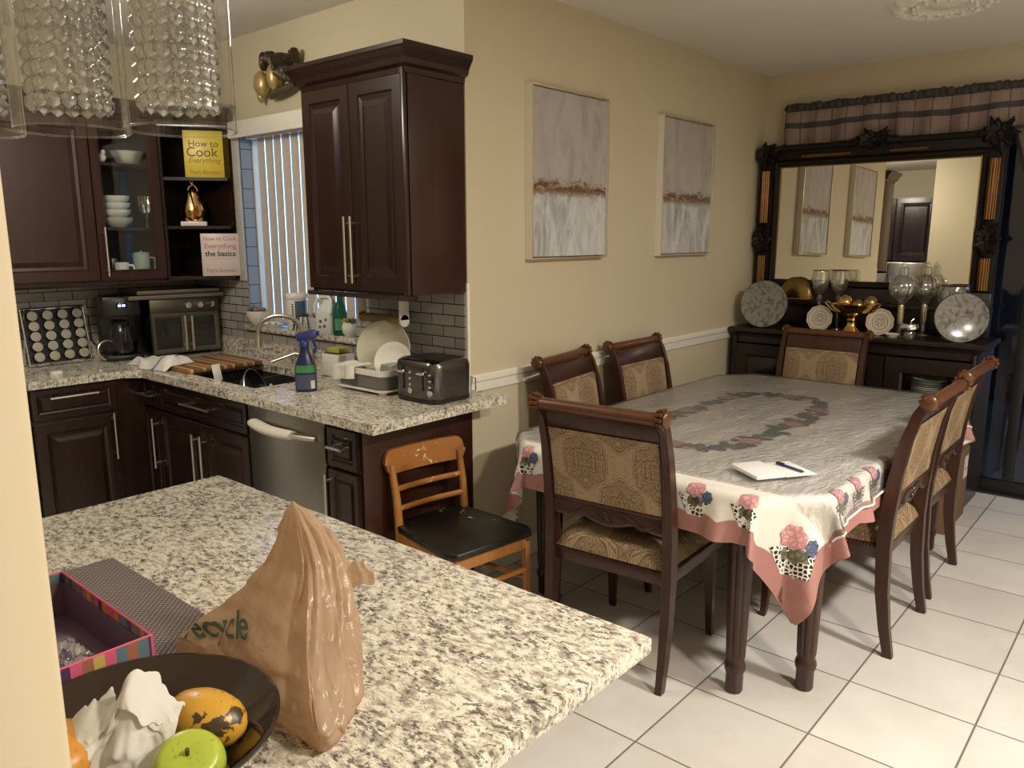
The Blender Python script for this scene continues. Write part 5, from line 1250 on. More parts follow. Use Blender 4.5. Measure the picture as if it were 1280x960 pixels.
# fruit bowl
BC = (-2.14, -1.47); fb = thing('fruit_bowl', 'large glossy dark brown bowl of fruit in the foreground', 'bowl', (*BC, PT))
m = MB(); m.lathe([(0, 0), (.075, 0), (.08, .004), (.12, .022), (.16, .050), (.180, .070), (.1805, .074), (.176, .0745), (.155, .055), (.115, .030), (.075, .012), (0, .010)], (0, 0, 0), 80); m.build('bowl', plain('glossy_dark_brown_glaze', (.028, .017, .011), .07), fb)
FZ = PT + .0105
def apple_m():
    n = NT('green_apple_skin'); f = n.noise(n.obj(), 18, 4); g = n.noise(n.obj(), 160, 2)
    c = n.mix(f, (.30, .40, .035), (.47, .54, .075)); c = n.mix(n.ramp(g, [(.64, (0, 0, 0)), (.7, (1, 1, 1))]), c, (.30, .26, .06)); return n.pbr(c, .3)
ap = thing('apple', 'green apple in front of the tissue in the brown bowl', 'apple', (-2.118, -1.565, FZ + .038), .4)
def apf(d):
    h = d.z; r = 1.0 + .06 * math.cos(5 * math.atan2(d.y, d.x)) * max(0, -h) ; r *= 1 - .34 * max(0, h - .62) / .38 * (1 if math.hypot(d.x, d.y) < .8 else 1); return r
m = MB(); m.ell((0, 0, 0), (.044, .044, .040), 40, 32, fn=apf); m.xf(R(math.radians(-22), 'Y') @ R(math.radians(18), 'X')); m.build('flesh', apple_m(), ap)
m = MB(); m.tube([R(math.radians(-22), 'Y') @ R(math.radians(18), 'X') @ V(0, 0, .022), R(math.radians(-22), 'Y') @ R(math.radians(18), 'X') @ V(.002, .002, .036)], [.002, .0028], 8); m.build('stem', plain('brown_stem', (.08, .05, .025), .8), ap)
def mango_m(name, a, b, spots):
    n = NT(name); f = n.noise(n.obj(), 9, 3); c = n.mix(f, a, b)
    k = n.noise(n.obj(), 42, 3, .6); z = n.xyz(n.obj()); bias = n.math('MULTIPLY', z[0], 2.4)
    s = n.ramp(n.math('ADD', k, bias), [(.60, (0, 0, 0)), (.635, (1, 1, 1))]); sp = n.ramp(n.vor(n.obj(), 75), [(.17, (1, 1, 1)), (.24, (0, 0, 0))])
    c = n.mix(n.math('MULTIPLY', s, spots), c, (.025, .018, .012)); c = n.mix(n.math('MULTIPLY', sp, spots * .7), c, (.10, .04, .015)); return n.pbr(c, .35)
def mango(label, loc, rz, sc, mat, tilt=0):
    t = thing('mango', label, 'mango', loc, rz); m = MB(); m.ell((0, 0, 0), (.056 * sc, .040 * sc, .037 * sc), 36, 24, fn=lambda d: 1 + .09 * d.x * d.y + .10 * (-d.x) * max(0, -d.x) * .6 + .02 * noise.noise(d * 2)); m.xf(R(tilt, 'Y')); m.build('fruit', mat, t)
    m = MB(); m.lathe([(0, .003), (.003, .003), (.004, 0), (0, 0)], (0, 0, 0), 10, M=R(tilt, 'Y') @ T(-.0605 * sc, 0, 0) @ R(-PI / 2, 'Y')); m.build('stem_scar', plain('dark_stem_scar', (.06, .04, .02), .8), t)
mango('yellow mango with black spots behind the green apple in the bowl', (-2.058, -1.500, FZ + .045), math.radians(-72), 1.0, mango_m('spotted_yellow_mango_skin', (.52, .26, .03), (.66, .38, .05), .95), math.radians(8))
mango('plain orange mango left of the crumpled tissue in the bowl', (-2.215, -1.43, FZ + .043), math.radians(60), 1.0, mango_m('orange_mango_skin', (.50, .20, .03), (.62, .30, .05), .25))
# crumpled tissue
m = MB()
def tis(u, v):
    a = V(-.65, .755, 0); b = V(.755, .65, 0); s = (u - .5); t = v
    base = V(-2.128, -1.466, FZ + .012); pk = math.exp(-((s + .13) / .13) ** 2)
    wv = .012 * noise.noise(V(u * 6, v * 5, 1.1)) + .006 * noise.noise(V(u * 14, v * 12, 4)); w = .105 * (1 - .25 * t * (1 if s > 0 else .4))
    h = (.078 - .05 * max(0, abs(s) - .3) + .052 * pk + .003 * math.sin(u * 17)) * math.sin(min(1, t * 1.15) * PI * .55); d = -.075 + .085 * t + .010 * math.sin(u * 5 + t * 2)
    return base + a * (s * 2 * w * .72 + .018) + b * (d + wv * 1.6) + V(0, 0, h + wv)
m.grid(tis, 60, 44); 
n = NT('white_tissue'); nb_ = n.bump(n.noise(n.obj(), 60, 4), .35, .004); df = n.n('ShaderNodeBsdfDiffuse'); df.inputs[0].default_value = (.82, .80, .76, 1); n.l(nb_, df.inputs['Normal']); tl = n.n('ShaderNodeBsdfTranslucent'); tl.inputs[0].default_value = (.75, .72, .66, 1); mx = n.n('ShaderNodeMixShader'); mx.inputs[0].default_value = .25; n.l(df.outputs[0], mx.inputs[1]); n.l(tl.outputs[0], mx.inputs[2]); n.l(mx.outputs[0], n.out.inputs[0])
o = m.build('tissue', n.mat, recalc=False); tag(o, 'crumpled white tissue among the fruit in the brown bowl', 'tissue')
# plastic shopping bag
BA = V(-1.829, -1.384, PT + .001); aV = V(-.6556, .7551, 0); bV = V(.7551, .6556, 0)
def prof_(tab, h):
    for (h0, v0), (h1, v1) in zip(tab, tab[1:]):
        if h0 <= h <= h1:
            t = (h - h0) / (h1 - h0); t = t * t * (3 - 2 * t) * .5 + t * .5; return v0 + (v1 - v0) * t
    return tab[-1][1] if h > tab[-1][0] else tab[0][1]
WL = [(0, .195), (.02, .205), (.045, .195), (.075, .160), (.11, .115), (.15, .083), (.20, .056), (.25, .036), (.285, .018), (.305, .003)]
WR = [(0, .070), (.03, .092), (.07, .092), (.11, .082), (.15, .078), (.20, .060), (.25, .042), (.285, .022), (.305, .003)]
WD = [(0, .085), (.03, .10), (.07, .095), (.12, .07), (.17, .05), (.22, .034), (.285, .012), (.305, .002)]
WF = [(0, 1.0), (.04, 1.02), (.08, .86), (.12, .62), (.16, .42), (.21, .24), (.26, .10), (.305, .005)]
BE = 2.0; FV = bV * -.245 - aV * .085
def vor_dent(p):
    d = noise.voronoi(p)[0]; return min(.22, d[1] - d[0])
def bagp(th, h, off=0.0):
    c, s = math.cos(th), math.sin(th); w = prof_(WL if c > 0 else WR, h); d = prof_(WD, h)
    env = min(1, h / .02) * min(1, (.307 - h) / .05); k = 1.0
    f = (abs(math.sin(th * 4.5 + 2.2 * noise.noise(V(c * 1.2, s * 1.2, h * 5)))) - .5) * .10 + (abs(math.sin(th * 9.5 + 3 * noise.noise(V(c * 2, s * 2, h * 7 + 3)))) - .5) * .05
    k += f * env * (.35 + 1.7 * min(1, h / .25)) + env * (.13 * (vor_dent(V(c * 1.5, s * 1.5, h * 11)) - .1) + .06 * (vor_dent(V(c * 3.2, s * 3.2, h * 26 + 7)) - .1))
    tx = .010 * math.sin(h * 22) * min(1, h / .2)
    if s < 0:
        e = BE if c > 0 else 1.0; cc = math.copysign(abs(c) ** e, c); ss = abs(s) ** e
        q = aV * (w * cc * k) + FV * (ss * prof_(WF, h) * k); q = q + (aV * c - bV * abs(s)) * off
    else: q = aV * (w * c * k + off * c) + bV * (d * s * k + off * s)
    return BA + q + aV * tx + V(0, 0, h * .90 + .004 * noise.noise(V(c * 3, s * 3, h * 10)) * env)
m = MB(); HM = .306
m.grid(lambda u, v: bagp(2 * PI * u, HM * (1 - (1 - v) ** 1.15)), 220, 150, 0, cu=True)
m.grid(lambda u, v: BA + V(0, 0, .0005) + (bagp(2 * PI * u, 0) - BA) * v, 60, 4, 0, cu=True)
def flap(u, v):   # torn handle sticking out on the far right
    p0 = bagp(PI * .97, .13 + .05 * v, -.004); return p0 - aV * (.045 * u * (1 - .3 * v)) + bV * (.012 * math.sin(u * 5)) + V(0, 0, .018 * u + .008 * math.sin(v * 6) * u)
m.grid(flap, 12, 10, 0)
n = NT('tan_plastic_film'); cc = n.mix(n.noise(n.obj(), 9, 3), (.50, .35, .23), (.78, .62, .46)); nb_ = n.bump(n.noise(n.map(n.obj(), scale=(1, 1, .45)), 20, 3, .5, 2.0), .30, .012)
pr_ = n.n('ShaderNodeBsdfPrincipled'); n.l(cc, pr_.inputs['Base Color']); pr_.inputs['Roughness'].default_value = .24; n.l(nb_, pr_.inputs['Normal']); tl = n.n('ShaderNodeBsdfTranslucent'); n.l(cc, tl.inputs[0]); tp = n.n('ShaderNodeBsdfTransparent'); tp.inputs[0].default_value = (.85, .66, .48, 1)
m1 = n.n('ShaderNodeMixShader'); m1.inputs[0].default_value = .42; n.l(pr_.outputs[0], m1.inputs[1]); n.l(tl.outputs[0], m1.inputs[2]); m2 = n.n('ShaderNodeMixShader'); m2.inputs[0].default_value = .22; n.l(m1.outputs[0], m2.inputs[1]); n.l(tp.outputs[0], m2.inputs[2]); n.l(m2.outputs[0], n.out.inputs[0])
bag = m.build('plastic_bag', n.mat, recalc=False); tag(bag, 'tan plastic shopping bag twisted shut standing on the granite peninsula', 'bag')
m = MB()
def wrap(p):
    xa = .182 - p.x; h = .050 + p.y * 1.0 + .42 * p.x; w = prof_(WL, h); c = max(.0, min(.985, xa / w)) ** (1 / BE); th = -math.acos(c); q = bagp(th, h, .004); return q - bV * .003
text_mb(m, 'recycle', .036, Matrix.Identity(4), align='LEFT', depth=0, warp=wrap, bold=.0006)
m.build('printed_lettering', plain('dark_green_print', (.035, .075, .045), .5), bag, recalc=False)

# ------------------------------------------------------------------ pendant lamp with crystal shades
pd = thing('pendant_lamp', 'pendant lamp with three clear glass shades of crystal beads above the peninsula', 'pendant lamp', (-2.115, -1.39, H))
zb = 1.738 - H
cyl = [(-2.198, -1.294), (-2.113, -1.394), (-2.028, -1.494)]
bead_mat = thin_glass('crystal_bead', (.74, .74, .73), .85, .03, .22)
clear2 = thin_glass('clear_shade_glass', (.955, .96, .955), .75, .02, .03, ior=1.3)
for i, (x, y) in enumerate(cyl):
    ox, oy = x + 2.115, y + 1.39
    m = MB(); m.lathe([(.0625, 0), (.0635, 0), (.0635, .24), (.0625, .24)], (ox, oy, zb), 56); m.tube([(ox + .063 * math.cos(a), oy + .063 * math.sin(a), zb) for a in [2 * PI * j / 56 for j in range(56)]], .0013, 6, closed=True); sh = m.build('glass_shade', clear2, pd)
    NS = 16
    for k in range(NS):
        a = 2 * PI * k / NS; m = MB(); cxk, cyk = ox + .043 * math.cos(a), oy + .043 * math.sin(a)
        for j in range(8):
            zz = zb + .03 + j * .0175
            b = bmesh.new(); bmesh.ops.create_icosphere(b, subdivisions=1, radius=.0098); m.bm(b, 0, False, T(cxk, cyk, zz) @ R(a, 'Z') @ S(.6, .95, 1.0))
        m.tube([(cxk, cyk, zb + .02), (cxk, cyk, zb + .175)], .0008, 4); m.build('crystal_strand', bead_mat, sh)
    m = MB(); m.tube([(ox + .043 * math.cos(a), oy + .043 * math.sin(a), zb + .168) for a in [2 * PI * j / 40 for j in range(40)]], .0025, 6, closed=True)
    for a in (.4, .4 + PI * 2 / 3, .4 + PI * 4 / 3): m.tube([(ox, oy, zb + .176), (ox + .058 * math.cos(a), oy + .058 * math.sin(a), zb + .168)], .003, 6)
    m.lathe([(0, .165), (.012, .165), (.014, .20), (.03, .235), (.061, .242), (.061, .250), (.02, .262), (.008, .275), (0, .275)], (ox, oy, zb), 28); m.build('shade_holder', M['chrome'], sh)
    m = MB(); m.tube([(ox, oy, zb + .27), (ox, oy, -.36)], .004, 8); m.build('stem', M['chrome'], pd)
m = MB(); m.tube([(-.17, .203, -.36), (.17, -.203, -.36)], .012, 10); m.build('cross_bar', M['chrome'], pd)
m = MB(); m.tube([(0, 0, -.36), (0, 0, -.03)], .008, 10); m.lathe([(0, -.03), (.05, -.028), (.065, -.01), (.065, -.0005), (0, -.0005)], (0, 0, 0), 32); m.build('canopy', M['chrome'], pd)
# ------------------------------------------------------------------ paintings
def painting(label, x0, x1, z0, z1, mat, fr):
    t = thing('painting', label, 'painting', ((x0 + x1) / 2, -.001, z0)); w = (x1 - x0) / 2; h = z1 - z0; d = .045
    m = MB()
    for a in ((-w, -w + .006, 0, h), (w - .006, w, 0, h), (-w + .006, w - .006, 0, .006), (-w + .006, w - .006, h - .006, h)): m.box(a[0], a[1], -d, 0, a[2], a[3])
    m.build('frame', M['trimw'], t)
    m = MB()
    for a in ((-w - .0005, -w + .006, -.0005, h + .0005), (w - .006, w + .0005, -.0005, h + .0005), (-w + .006, w - .006, -.0005, .006), (-w + .006, w - .006, h - .006, h + .0005)): m.box(a[0], a[1], -d - .003, -d, a[2], a[3], bev=.001)
    m.build('gilt_edge', plain('pale_gilt_edge', (.85, .72, .48), .3, .85), t)
    m = MB(); m.grid(lambda u, v: V(-w + .012 + (2 * w - .024) * u, -d + .006, .012 + (h - .024) * v), 2, 2, uvf=lambda u, v: (u, v)); m.box(-w + .012, w - .012, -d + .0065, -.006, .012, h - .012); m.build('canvas', mat, t)
painting('large framed abstract landscape painting nearer the kitchen cabinet', .395, 1.02, 1.505, 2.305, M['paint_a'], 0)
painting('framed abstract landscape painting nearer the dining room corner', 1.58, 2.20, 1.500, 2.295, M['paint_b'], 0)

# ------------------------------------------------------------------ sideboard
BX0, BX1, BY0, BY1, BZ = 2.585, 3.02, -1.555, -.055, .998
sbd = thing('sideboard', 'long nearly black sideboard with glass doors under the big mirror', 'sideboard', ((BX0 + BX1) / 2, (BY0 + BY1) / 2, 0)); ox, oy = sbd.location.x, sbd.location.y
hx, hy = (BX1 - BX0) / 2, (BY1 - BY0) / 2
m = MB()
for a in ((-hx, hx, -hy, -hy + .03, .06, BZ - .06), (-hx, hx, hy - .03, hy, .06, BZ - .06), (-hx, hx, -hy + .03, hy - .03, .06, .10), (-hx, hx, -hy + .03, hy - .03, BZ - .10, BZ - .06), (hx - .015, hx, -hy + .03, hy - .03, .10, BZ - .10), (-hx + .02, hx - .02, -hy + .01, hy - .01, 0, .06), (-hx + .02, hx - .015, -hy / 3 - .01, -hy / 3 + .01, .10, BZ - .1), (-hx + .02, hx - .015, hy / 3 - .01, hy / 3 + .01, .10, BZ - .1)): m.box(*a)
m.build('carcass', M['darkfurn'], sbd)
m = MB(); m.mold([(0, 0), (.006, 0), (.012, .012), (.02, .02), (.03, .03), (.03, .045), (.024, .055), (0, .055)], [(hx, -hy, BZ - .055), (-hx, -hy, BZ - .055), (-hx, hy, BZ - .055), (hx, hy, BZ - .055)][::-1]); m.box(-hx - .0, hx, -hy, hy, BZ - .058, BZ); m.build('top', M['darkfurn'], sbd)
for k in range(3):
    y1 = hy - .032 - k * 2 * (hy - .02) / 3; w_ = 2 * (hy - .02) / 3 - .01
    d = frame_door(sbd, 'door', (-hx - .001, y1, .105), -Y, Z, -X, w_, BZ - .215, .10 if k else .085, M['darkfurn'])
    m = MB(); m.lathe([(0, .025), (.010, .022), (.012, .014), (.005, .004), (.008, 0), (0, 0)], (0, 0, 0), 14, M=T(-hx - .021, y1 - (.04 if k == 2 else w_ - .04), .55) @ R(-PI / 2, 'Y')); m.build('knob', M['brass'], d)
for s in (-1, 1):
    m = MB(); m.tube([(-hx - .012, s * (hy - .02), .07), (-hx - .012, s * (hy - .02), BZ - .06)], .014, 12); m.build('pilaster', M['darkfurn'], sbd)
m = MB(); m.box(-hx + .03, hx - .016, -hy + .031, hy - .031, .60, .615); m.build('shelf', M['darkfurn'], sbd)
# plates inside behind the right glass door
for k in range(9):
    m = MB(); m.lathe(plate_prof(.105), (0, 0, 0), 40); o = m.build('plate', M['white'] if k % 3 else plain('grey_ceramic', (.45, .44, .42), .3), loc=(2.78, -1.27, .6155 + k * .0125))
    tag(o, 'dinner plate stack in the sideboard, plate %s behind the right glass door' % ('at the bottom', 'second from the bottom', 'third from the bottom', 'fourth from the bottom', 'in the middle', 'fourth from the top', 'third from the top', 'second from the top', 'on top')[k], 'plate', 'plates stacked inside the sideboard')
t = thing('glass_tureen', 'glass tureen inside the sideboard behind the left door', 'tureen', (2.78, -.24, .6155)); m = MB(); m.lathe([(0, 0), (.05, 0), (.05, .01), (.10, .05), (.11, .10), (.09, .13), (.02, .15), (.015, .17), (0, .175)], (0, 0, 0), 28); m.build('tureen', M['cutglass'], t)

# ------------------------------------------------------------------ mirror on the sideboard
mr = thing('mirror', 'huge ornate black and gold framed mirror standing on the sideboard', 'mirror', (2.968, -.765, BZ + .0005)); MZ0, MZ1 = 1.315 - BZ, 2.075 - BZ; MY0, MY1 = -1.392 + .765, -.178 + .765; FYa, FYb = -1.525 + .765, -.025 + .765; FT = 2.215 - BZ
fblk = plain('carved_black_gesso', (.009, .0065, .0045), .5, bst=.3, sc=60, spec=.25)
m = MB(); m.box(.0, .03, FYa, FYb, 0, FT); m.build('backing', M['darkfurn'], mr)
m = MB(); m.box(-.004, 0, MY0 - .01, MY1 + .01, -.01, MZ1 - MZ0 + .01); m.xf(T(-.017, 0, MZ0) @ R(math.radians(1.05), 'Y')); m.build('mirror_glass', M['mirror'], mr)
fo = MB(); fm = [(0, 0, .0)]
def fmold(mb, y0, y1, z0, z1, prof, mi=0):
    vs = []; fs = []
    for (i, t) in prof:
        for (a, b) in ((y0 + i, z0 + i), (y1 - i, z0 + i), (y1 - i, z1 - i), (y0 + i, z1 - i)): vs.append((-t, a, b))
    k = len(prof)
    for r in range(k - 1):
        for j in range(4): fs.append([r * 4 + j, r * 4 + (j + 1) % 4, (r + 1) * 4 + (j + 1) % 4, (r + 1) * 4 + j])
    mb.add(vs, fs, mi)
iw = MY0 - FYa
# ogee frame round the glass
m = MB(); fmold(m, MY0 - .045, MY1 + .045, MZ0 - .045, MZ1 + .045, [(0, 0), (0, .03), (.012, .045), (.028, .04), (.036, .025), (.045, .018), (.045, .0)]); m.build('inner_frame', fblk, mr)
m = MB(); fmold(m, MY0 - .006, MY1 + .006, MZ0 - .006, MZ1 + .006, [(0, 0), (0, .022), (.004, .024), (.008, .018), (.008, .006)]); m.build('gilt_slip', plain('dull_gilt', (.30, .20, .07), .35, .8), mr)
m = MB(); m.box(-.05, 0, FYa, FYb, 0, MZ0 - .046, bev=.004); m.box(-.10, 0, FYa - .01, FYb + .01, MZ0 - .165, MZ0 - .135, bev=.006); m.build('base_ledge', M['darkfurn'], mr)
m = MB(); m.box(-.035, 0, FYa + .02, FYb - .02, MZ1 + .046, FT - .01, bev=.006); m.tube([(-.03, FYa + .02, FT - .015), (-.03, FYb - .02, FT - .015)], .022, 12); m.build('top_rail', fblk, mr)
gcol = plain('copper_gilt_column', (.20, .095, .035), .3, .75, var=.3, sc=20)
for s, yc in ((1, FYb - .055), (-1, FYa + .055)):
    m = MB(); m.box(-.03, 0, yc - .05, yc + .05, MZ0 - .045, FT - .02, bev=.004); m.build('stile', fblk, mr)
    for z0, z1 in ((MZ0 - .03, MZ0 + .16), (MZ0 + .39, MZ1 - .02)):
        m = MB(); m.tube([(-.035, yc, z0 + (z1 - z0) * i / 10) for i in range(11)], [.024 + .004 * math.sin(PI * i / 10) for i in range(11)], 18); 
        for k in range(5): a = PI * .5 + PI * (k + 1) / 6; m.tube([(-.035 + .027 * math.cos(a), yc + .027 * math.sin(a), z0), (-.035 + .027 * math.cos(a), yc + .027 * math.sin(a), z1)], .006, 6)
        m.build('gilt_column', gcol, mr)
for y0, y1 in ((FYa + .42, FYa + .64), (FYb - .62, FYb - .30)):
    m = MB(); m.tube([(-.04, y0, FT - .075), (-.04, y1, FT - .075)], .014, 12); m.build('gilt_bar', plain('dark_copper_gilt', (.16, .085, .04), .35, .7), mr)
def carve(name, yc, zc, w, h, seed, spray=()):
    random.seed(seed); m = MB()
    m.ell((-.025, yc, zc), (.035, w * .62, h * .62), 16, 12, fn=lambda d: 1 + .12 * math.sin(9 * math.atan2(d.z, d.y)))
    for k in range(14):
        a = 2 * PI * k / 14; r = .72 + .28 * (k % 2); p = V(-.03, yc + w * r * math.cos(a), zc + h * r * math.sin(a)); c = V(-.05, yc + w * .3 * math.cos(a), zc + h * .3 * math.sin(a))
        m.tube([c, (c + p) / 2 + V(-.025, 0, 0), p], [.012, .02, .006], 7)
    m.ell((-.06, yc, zc), (.016, .018, .018), 10, 8)
    for (dy, dz) in spray: m.tube([(-.03, yc, zc), (-.05, yc + dy * .6, zc + dz * .4), (-.03, yc + dy, zc + dz)], [.03, .024, .004], 8)
    m.build(name, fblk, mr)
carve('carved_corner', FYb - .055, FT - .045, .085, .085, 1, ((-.12, .06), (.02, -.12)))
carve('carved_corner', FYa + .045, FT - .02, .10, .09, 2, ((.16, .02), (-.02, -.13), (.06, .10), (-.06, .09)))
carve('carved_crest', -.02, FT + .0, .13, .06, 3, ((.2, -.02), (-.2, -.02), (.07, .075), (-.07, .075)))
carve('carved_knot', FYb - .055, MZ0 + .275, .075, .115, 4); carve('carved_knot', FYa + .055, MZ0 + .275, .075, .115, 5)

# ------------------------------------------------------------------ things on the sideboard
def marble():
    n = NT('marbled_grey_glass'); v = n.obj(); w = n.noise(v, 14, 5, .7, 1.8); c = n.ramp(w, [(.35, (.07, .066, .06)), (.47, (.20, .19, .17)), (.55, (.31, .29, .255)), (.68, (.12, .115, .105))]); f = n.noise(v, 40, 3); return n.pbr(n.mix(n.math('MULTIPLY', f, .35), c, (.12, .115, .11)), .15)
Mm = marble()
def charger(label, r, loc, yaw_, tilt):
    t = thing('charger_plate', label, 'plate', loc, yaw_); Q = R(-PI / 2 + tilt, 'Y')
    m = MB(); m.lathe([(0, 0), (r * .7, .0), (r, .012), (r, .016), (r * .98, .018), (r * .7, .006), (0, .006)], (0, 0, 0), 64, M=Q); m.build('plate', Mm, t)
    m = MB(); m.tube([Q @ V(r * math.cos(a), r * math.sin(a), .014) for a in [2 * PI * i / 64 for i in range(64)]], .003, 6, closed=True); m.build('rim', M['darkfurn'], t)
    m = MB()
    for y in (-.04, .04): m.tube([(.05, y, -r * .98 + .006), (-.01, y, -r * .98 + .003), (-.03, y, -r * .98 + .012)], .003, 6); m.tube([(.05, y, -r * .98 + .006), (.02, y, -r * .2)], .003, 6)
    m.build('easel', M['blackmetal'], t); return t
charger('round marbled grey plate on an easel at the left end of the sideboard', .158, (2.655, -.235, BZ + .158), math.radians(6), .16)
charger('oval looking marbled grey plate at the right end of the sideboard', .142, (2.66, -1.428, BZ + .142), math.radians(22), .14)
t = thing('brass_bowl', 'dull brass bowl turned upside down on the mirror ledge behind the left plate', 'bowl', (2.915, -.345, BZ + .1815)); m = MB(); m.ell((0, 0, 0), (.046, .128, .155), 36, 20); m.xf(Matrix.Identity(4)); m.v = [V(p.x, p.y, max(p.z, 0)) for p in m.v]; m.build('dome', plain('dull_dark_brass', (.24, .165, .06), .25, 1.0), t)
m = MB(); m.tube([(.047 * math.cos(a), .129 * math.sin(a), .006) for a in [2 * PI * i / 40 for i in range(40)]], .005, 8, closed=True); m.build('rim', M['brass'], t)
# the ledge line: goblets stand on the sideboard, tall stems
def goblet(label, loc, sc=1.0):
    t = thing('crystal_goblet', label, 'goblet', loc); m = MB(); m.lathe([(0, 0), (.038, 0), (.036, .006), (.008, .014), (.007, .10), (.012, .13), (.018, .15), (.010, .165), (.018, .175), (.045, .195), (.058, .225), (.060, .25), (.052, .285), (.050, .285), (.055, .25), (.052, .225), (.040, .20), (0, .185)], (0, 0, 0), 36, rmod=lambda a, z: 1 + (.03 * math.cos(14 * a) if z > .19 else 0)); m.xf(S(.95, .95, sc)); m.build('glass', M['cutglass'], t)
    m = MB(); m.lathe([(0, .135), (.017, .138), (.020, .15), (.017, .162), (0, .165)], (0, 0, 0), 16); m.xf(S(1, 1, sc)); m.build('cut_knop', plain('smoky_crystal', (.10, .085, .075), .08), t)
    m = MB(); m.tube([(.049 * math.cos(a), .049 * math.sin(a), .285 * sc) for a in [2 * PI * i / 30 for i in range(30)]], .002, 6, closed=True); m.build('rim', plain('dark_glass_rim', (.06, .05, .045), .1), t)
goblet('stemmed crystal goblet left of its twin in front of the mirror', (2.80, -.552, BZ + .0008), 1.36); goblet('stemmed crystal goblet right of its twin in front of the mirror', (2.835, -.665, BZ + .0008), 1.36)
def dplate(label, loc):
    t = thing('decorative_plate', label, 'plate', loc, 0); Q = R(-PI / 2 + .2, 'Y'); r = .083
    m = MB(); m.lathe([(0, 0), (r * .6, 0), (r, .010), (r, .013), (r * .62, .005), (0, .004)], (0, 0, 0), 48, M=Q, rmod=lambda a, z: 1 + (.025 * math.cos(10 * a) if z > .006 else 0)); m.build('plate', plain('ivory_china', (.56, .50, .39), .25), t)
    m = MB()
    for rr_ in (.046, .072): m.tube([Q @ V(rr_ * math.cos(a), rr_ * math.sin(a), .0062 if rr_ < .05 else .010) for a in [2 * PI * i / 40 for i in range(40)]], .0013, 5, closed=True)
    for k in range(6):
        a = k * PI / 3; m.tube([Q @ V(.022 * math.cos(a) + .010 * math.cos(b_), .022 * math.sin(a) + .010 * math.sin(b_), .0055) for b_ in [2 * PI * i_ / 12 for i_ in range(12)]], .0011, 5, closed=True)
    m.build('painted_motif', plain('brown_china_print', (.10, .06, .03), .4), t)
    m = MB()
    for y in (-.025, .025): m.tube([(.04, y, -r * .96), (-.01, y, -r * .98), (-.02, y, -r * .9)], .002, 5)
    m.build('stand', M['blackmetal'], t); return t
dplate('small ivory plate with a painted centre left of the brass bowl', (2.70, -.600, BZ + .082)); dplate('small ivory plate with a painted centre right of the brass bowl', (2.70, -.975, BZ + .082))
# brass compote with golden balls
bb = thing('brass_bowl', 'footed brass bowl holding golden balls in the middle of the sideboard', 'bowl', (2.70, -.800, BZ + .0005)); m = MB(); m.lathe([(0, 0), (.065, 0), (.066, .006), (.045, .02), (.028, .045), (.022, .07), (.028, .082), (.022, .092), (.04, .105), (.085, .13), (.115, .165), (.125, .185), (.121, .186), (.10, .165), (.07, .135), (0, .115)], (0, 0, 0), 48); m.xf(S(.8, 1.12, 1)); m.build('bowl', M['gold'], bb)
for s in (-1, 1):
    m = MB(); m.tube([(0, s * .135, .183), (0, s * .165, .195), (0, s * .172, .188), (0, s * .13, .145), (0, s * .10, .13)], .006, 8); m.build('handle', M['gold'], bb)
for lab_, y, x, r, z, mat in (('golden ball at the left of the footed brass bowl', -.755, 2.70, .047, .192, M['gold']), ('small brass ball in the middle of the footed brass bowl', -.838, 2.69, .036, .178, M['brass']), ('brass ball at the right of the footed brass bowl', -.905, 2.715, .043, .196, plain('mottled_brass_ball', (.40, .30, .13), .3, .9))):
    m = MB(); m.ell((0, 0, 0), r, 28, 18, fn=lambda d: 1 + .01 * math.sin(12 * math.atan2(d.y, d.x))); m.lathe([(0, r * 1.06), (r * .12, r * 1.04), (r * .14, r * .97), (0, r * .97)], (0, 0, 0), 10); o = m.build('ornamental_ball', mat, loc=(x, y, BZ + z)); tag(o, lab_, 'ball')
# cut glass pumpkin shaped hurricane lamps
def hurr(label, loc, h, r):
    t = thing('hurricane_lamp', label, 'lamp', loc); m = MB(); m.lathe([(0, 0), (.045, 0), (.04, .012), (.016, .025), (.014, h * .45), (.03, h * .5), (r * .8, h * .58), (r, h * .68), (r * .82, h * .79), (r * .40, h * .86), (r * .36, h * .95), (r * .34, h * .95), (r * .37, h * .86), (r * .79, h * .785), (r * .97, h * .68), (r * .76, h * .59), (0, h * .53)], (0, 0, 0), 64, rmod=lambda a, z: 1 + (.09 * abs(math.cos(6 * a)) if h * .55 < z < h * .83 else 0)); m.build('glass', M['cutglass'], t)
    m = MB(); m.lathe([(0, h * .18), (.017, h * .18), (.019, h * .2), (.019, h * .42), (.017, h * .44), (0, h * .44)], (0, 0, 0), 16); m.build('stem_sleeve', plain('champagne_sleeve', (.52, .46, .33), .25, .8), t)
    m = MB(); m.ell((0, 0, h * .99), (.016, .016, .02), 12, 8); m.lathe([(0, h * .951), (r * .36, h * .951), (r * .3, h * .97), (0, h * .975)], (0, 0, 0), 24); m.build('finial', M['cutglass'], t)
hurr('ribbed glass lamp left of the other one in front of the mirror', (2.715, -1.085, BZ + .0005), .44, .078); hurr('ribbed glass lamp right of the other one in front of the mirror', (2.845, -1.185, BZ + .0005), .44, .076)
t = thing('glass_vase', 'round clear glass vase behind the right marbled plate', 'vase', (2.80, -1.352, BZ + .0005)); m = MB(); m.lathe([(0, 0), (.05, 0), (.05, .01), (.015, .03), (.015, .15), (.05, .18), (.088, .23), (.092, .27), (.08, .315), (.076, .315), (.087, .27), (.08, .235), (0, .19)], (0, 0, 0), 40); m.build('vase', M['cutglass'], t); m = MB(); m.tube([(.078 * math.cos(a), .078 * math.sin(a), .315) for a in [2 * PI * i / 36 for i in range(36)]], .003, 6, closed=True); m.build('rim', plain('dark_rim_glass', (.05, .04, .03), .1), t)
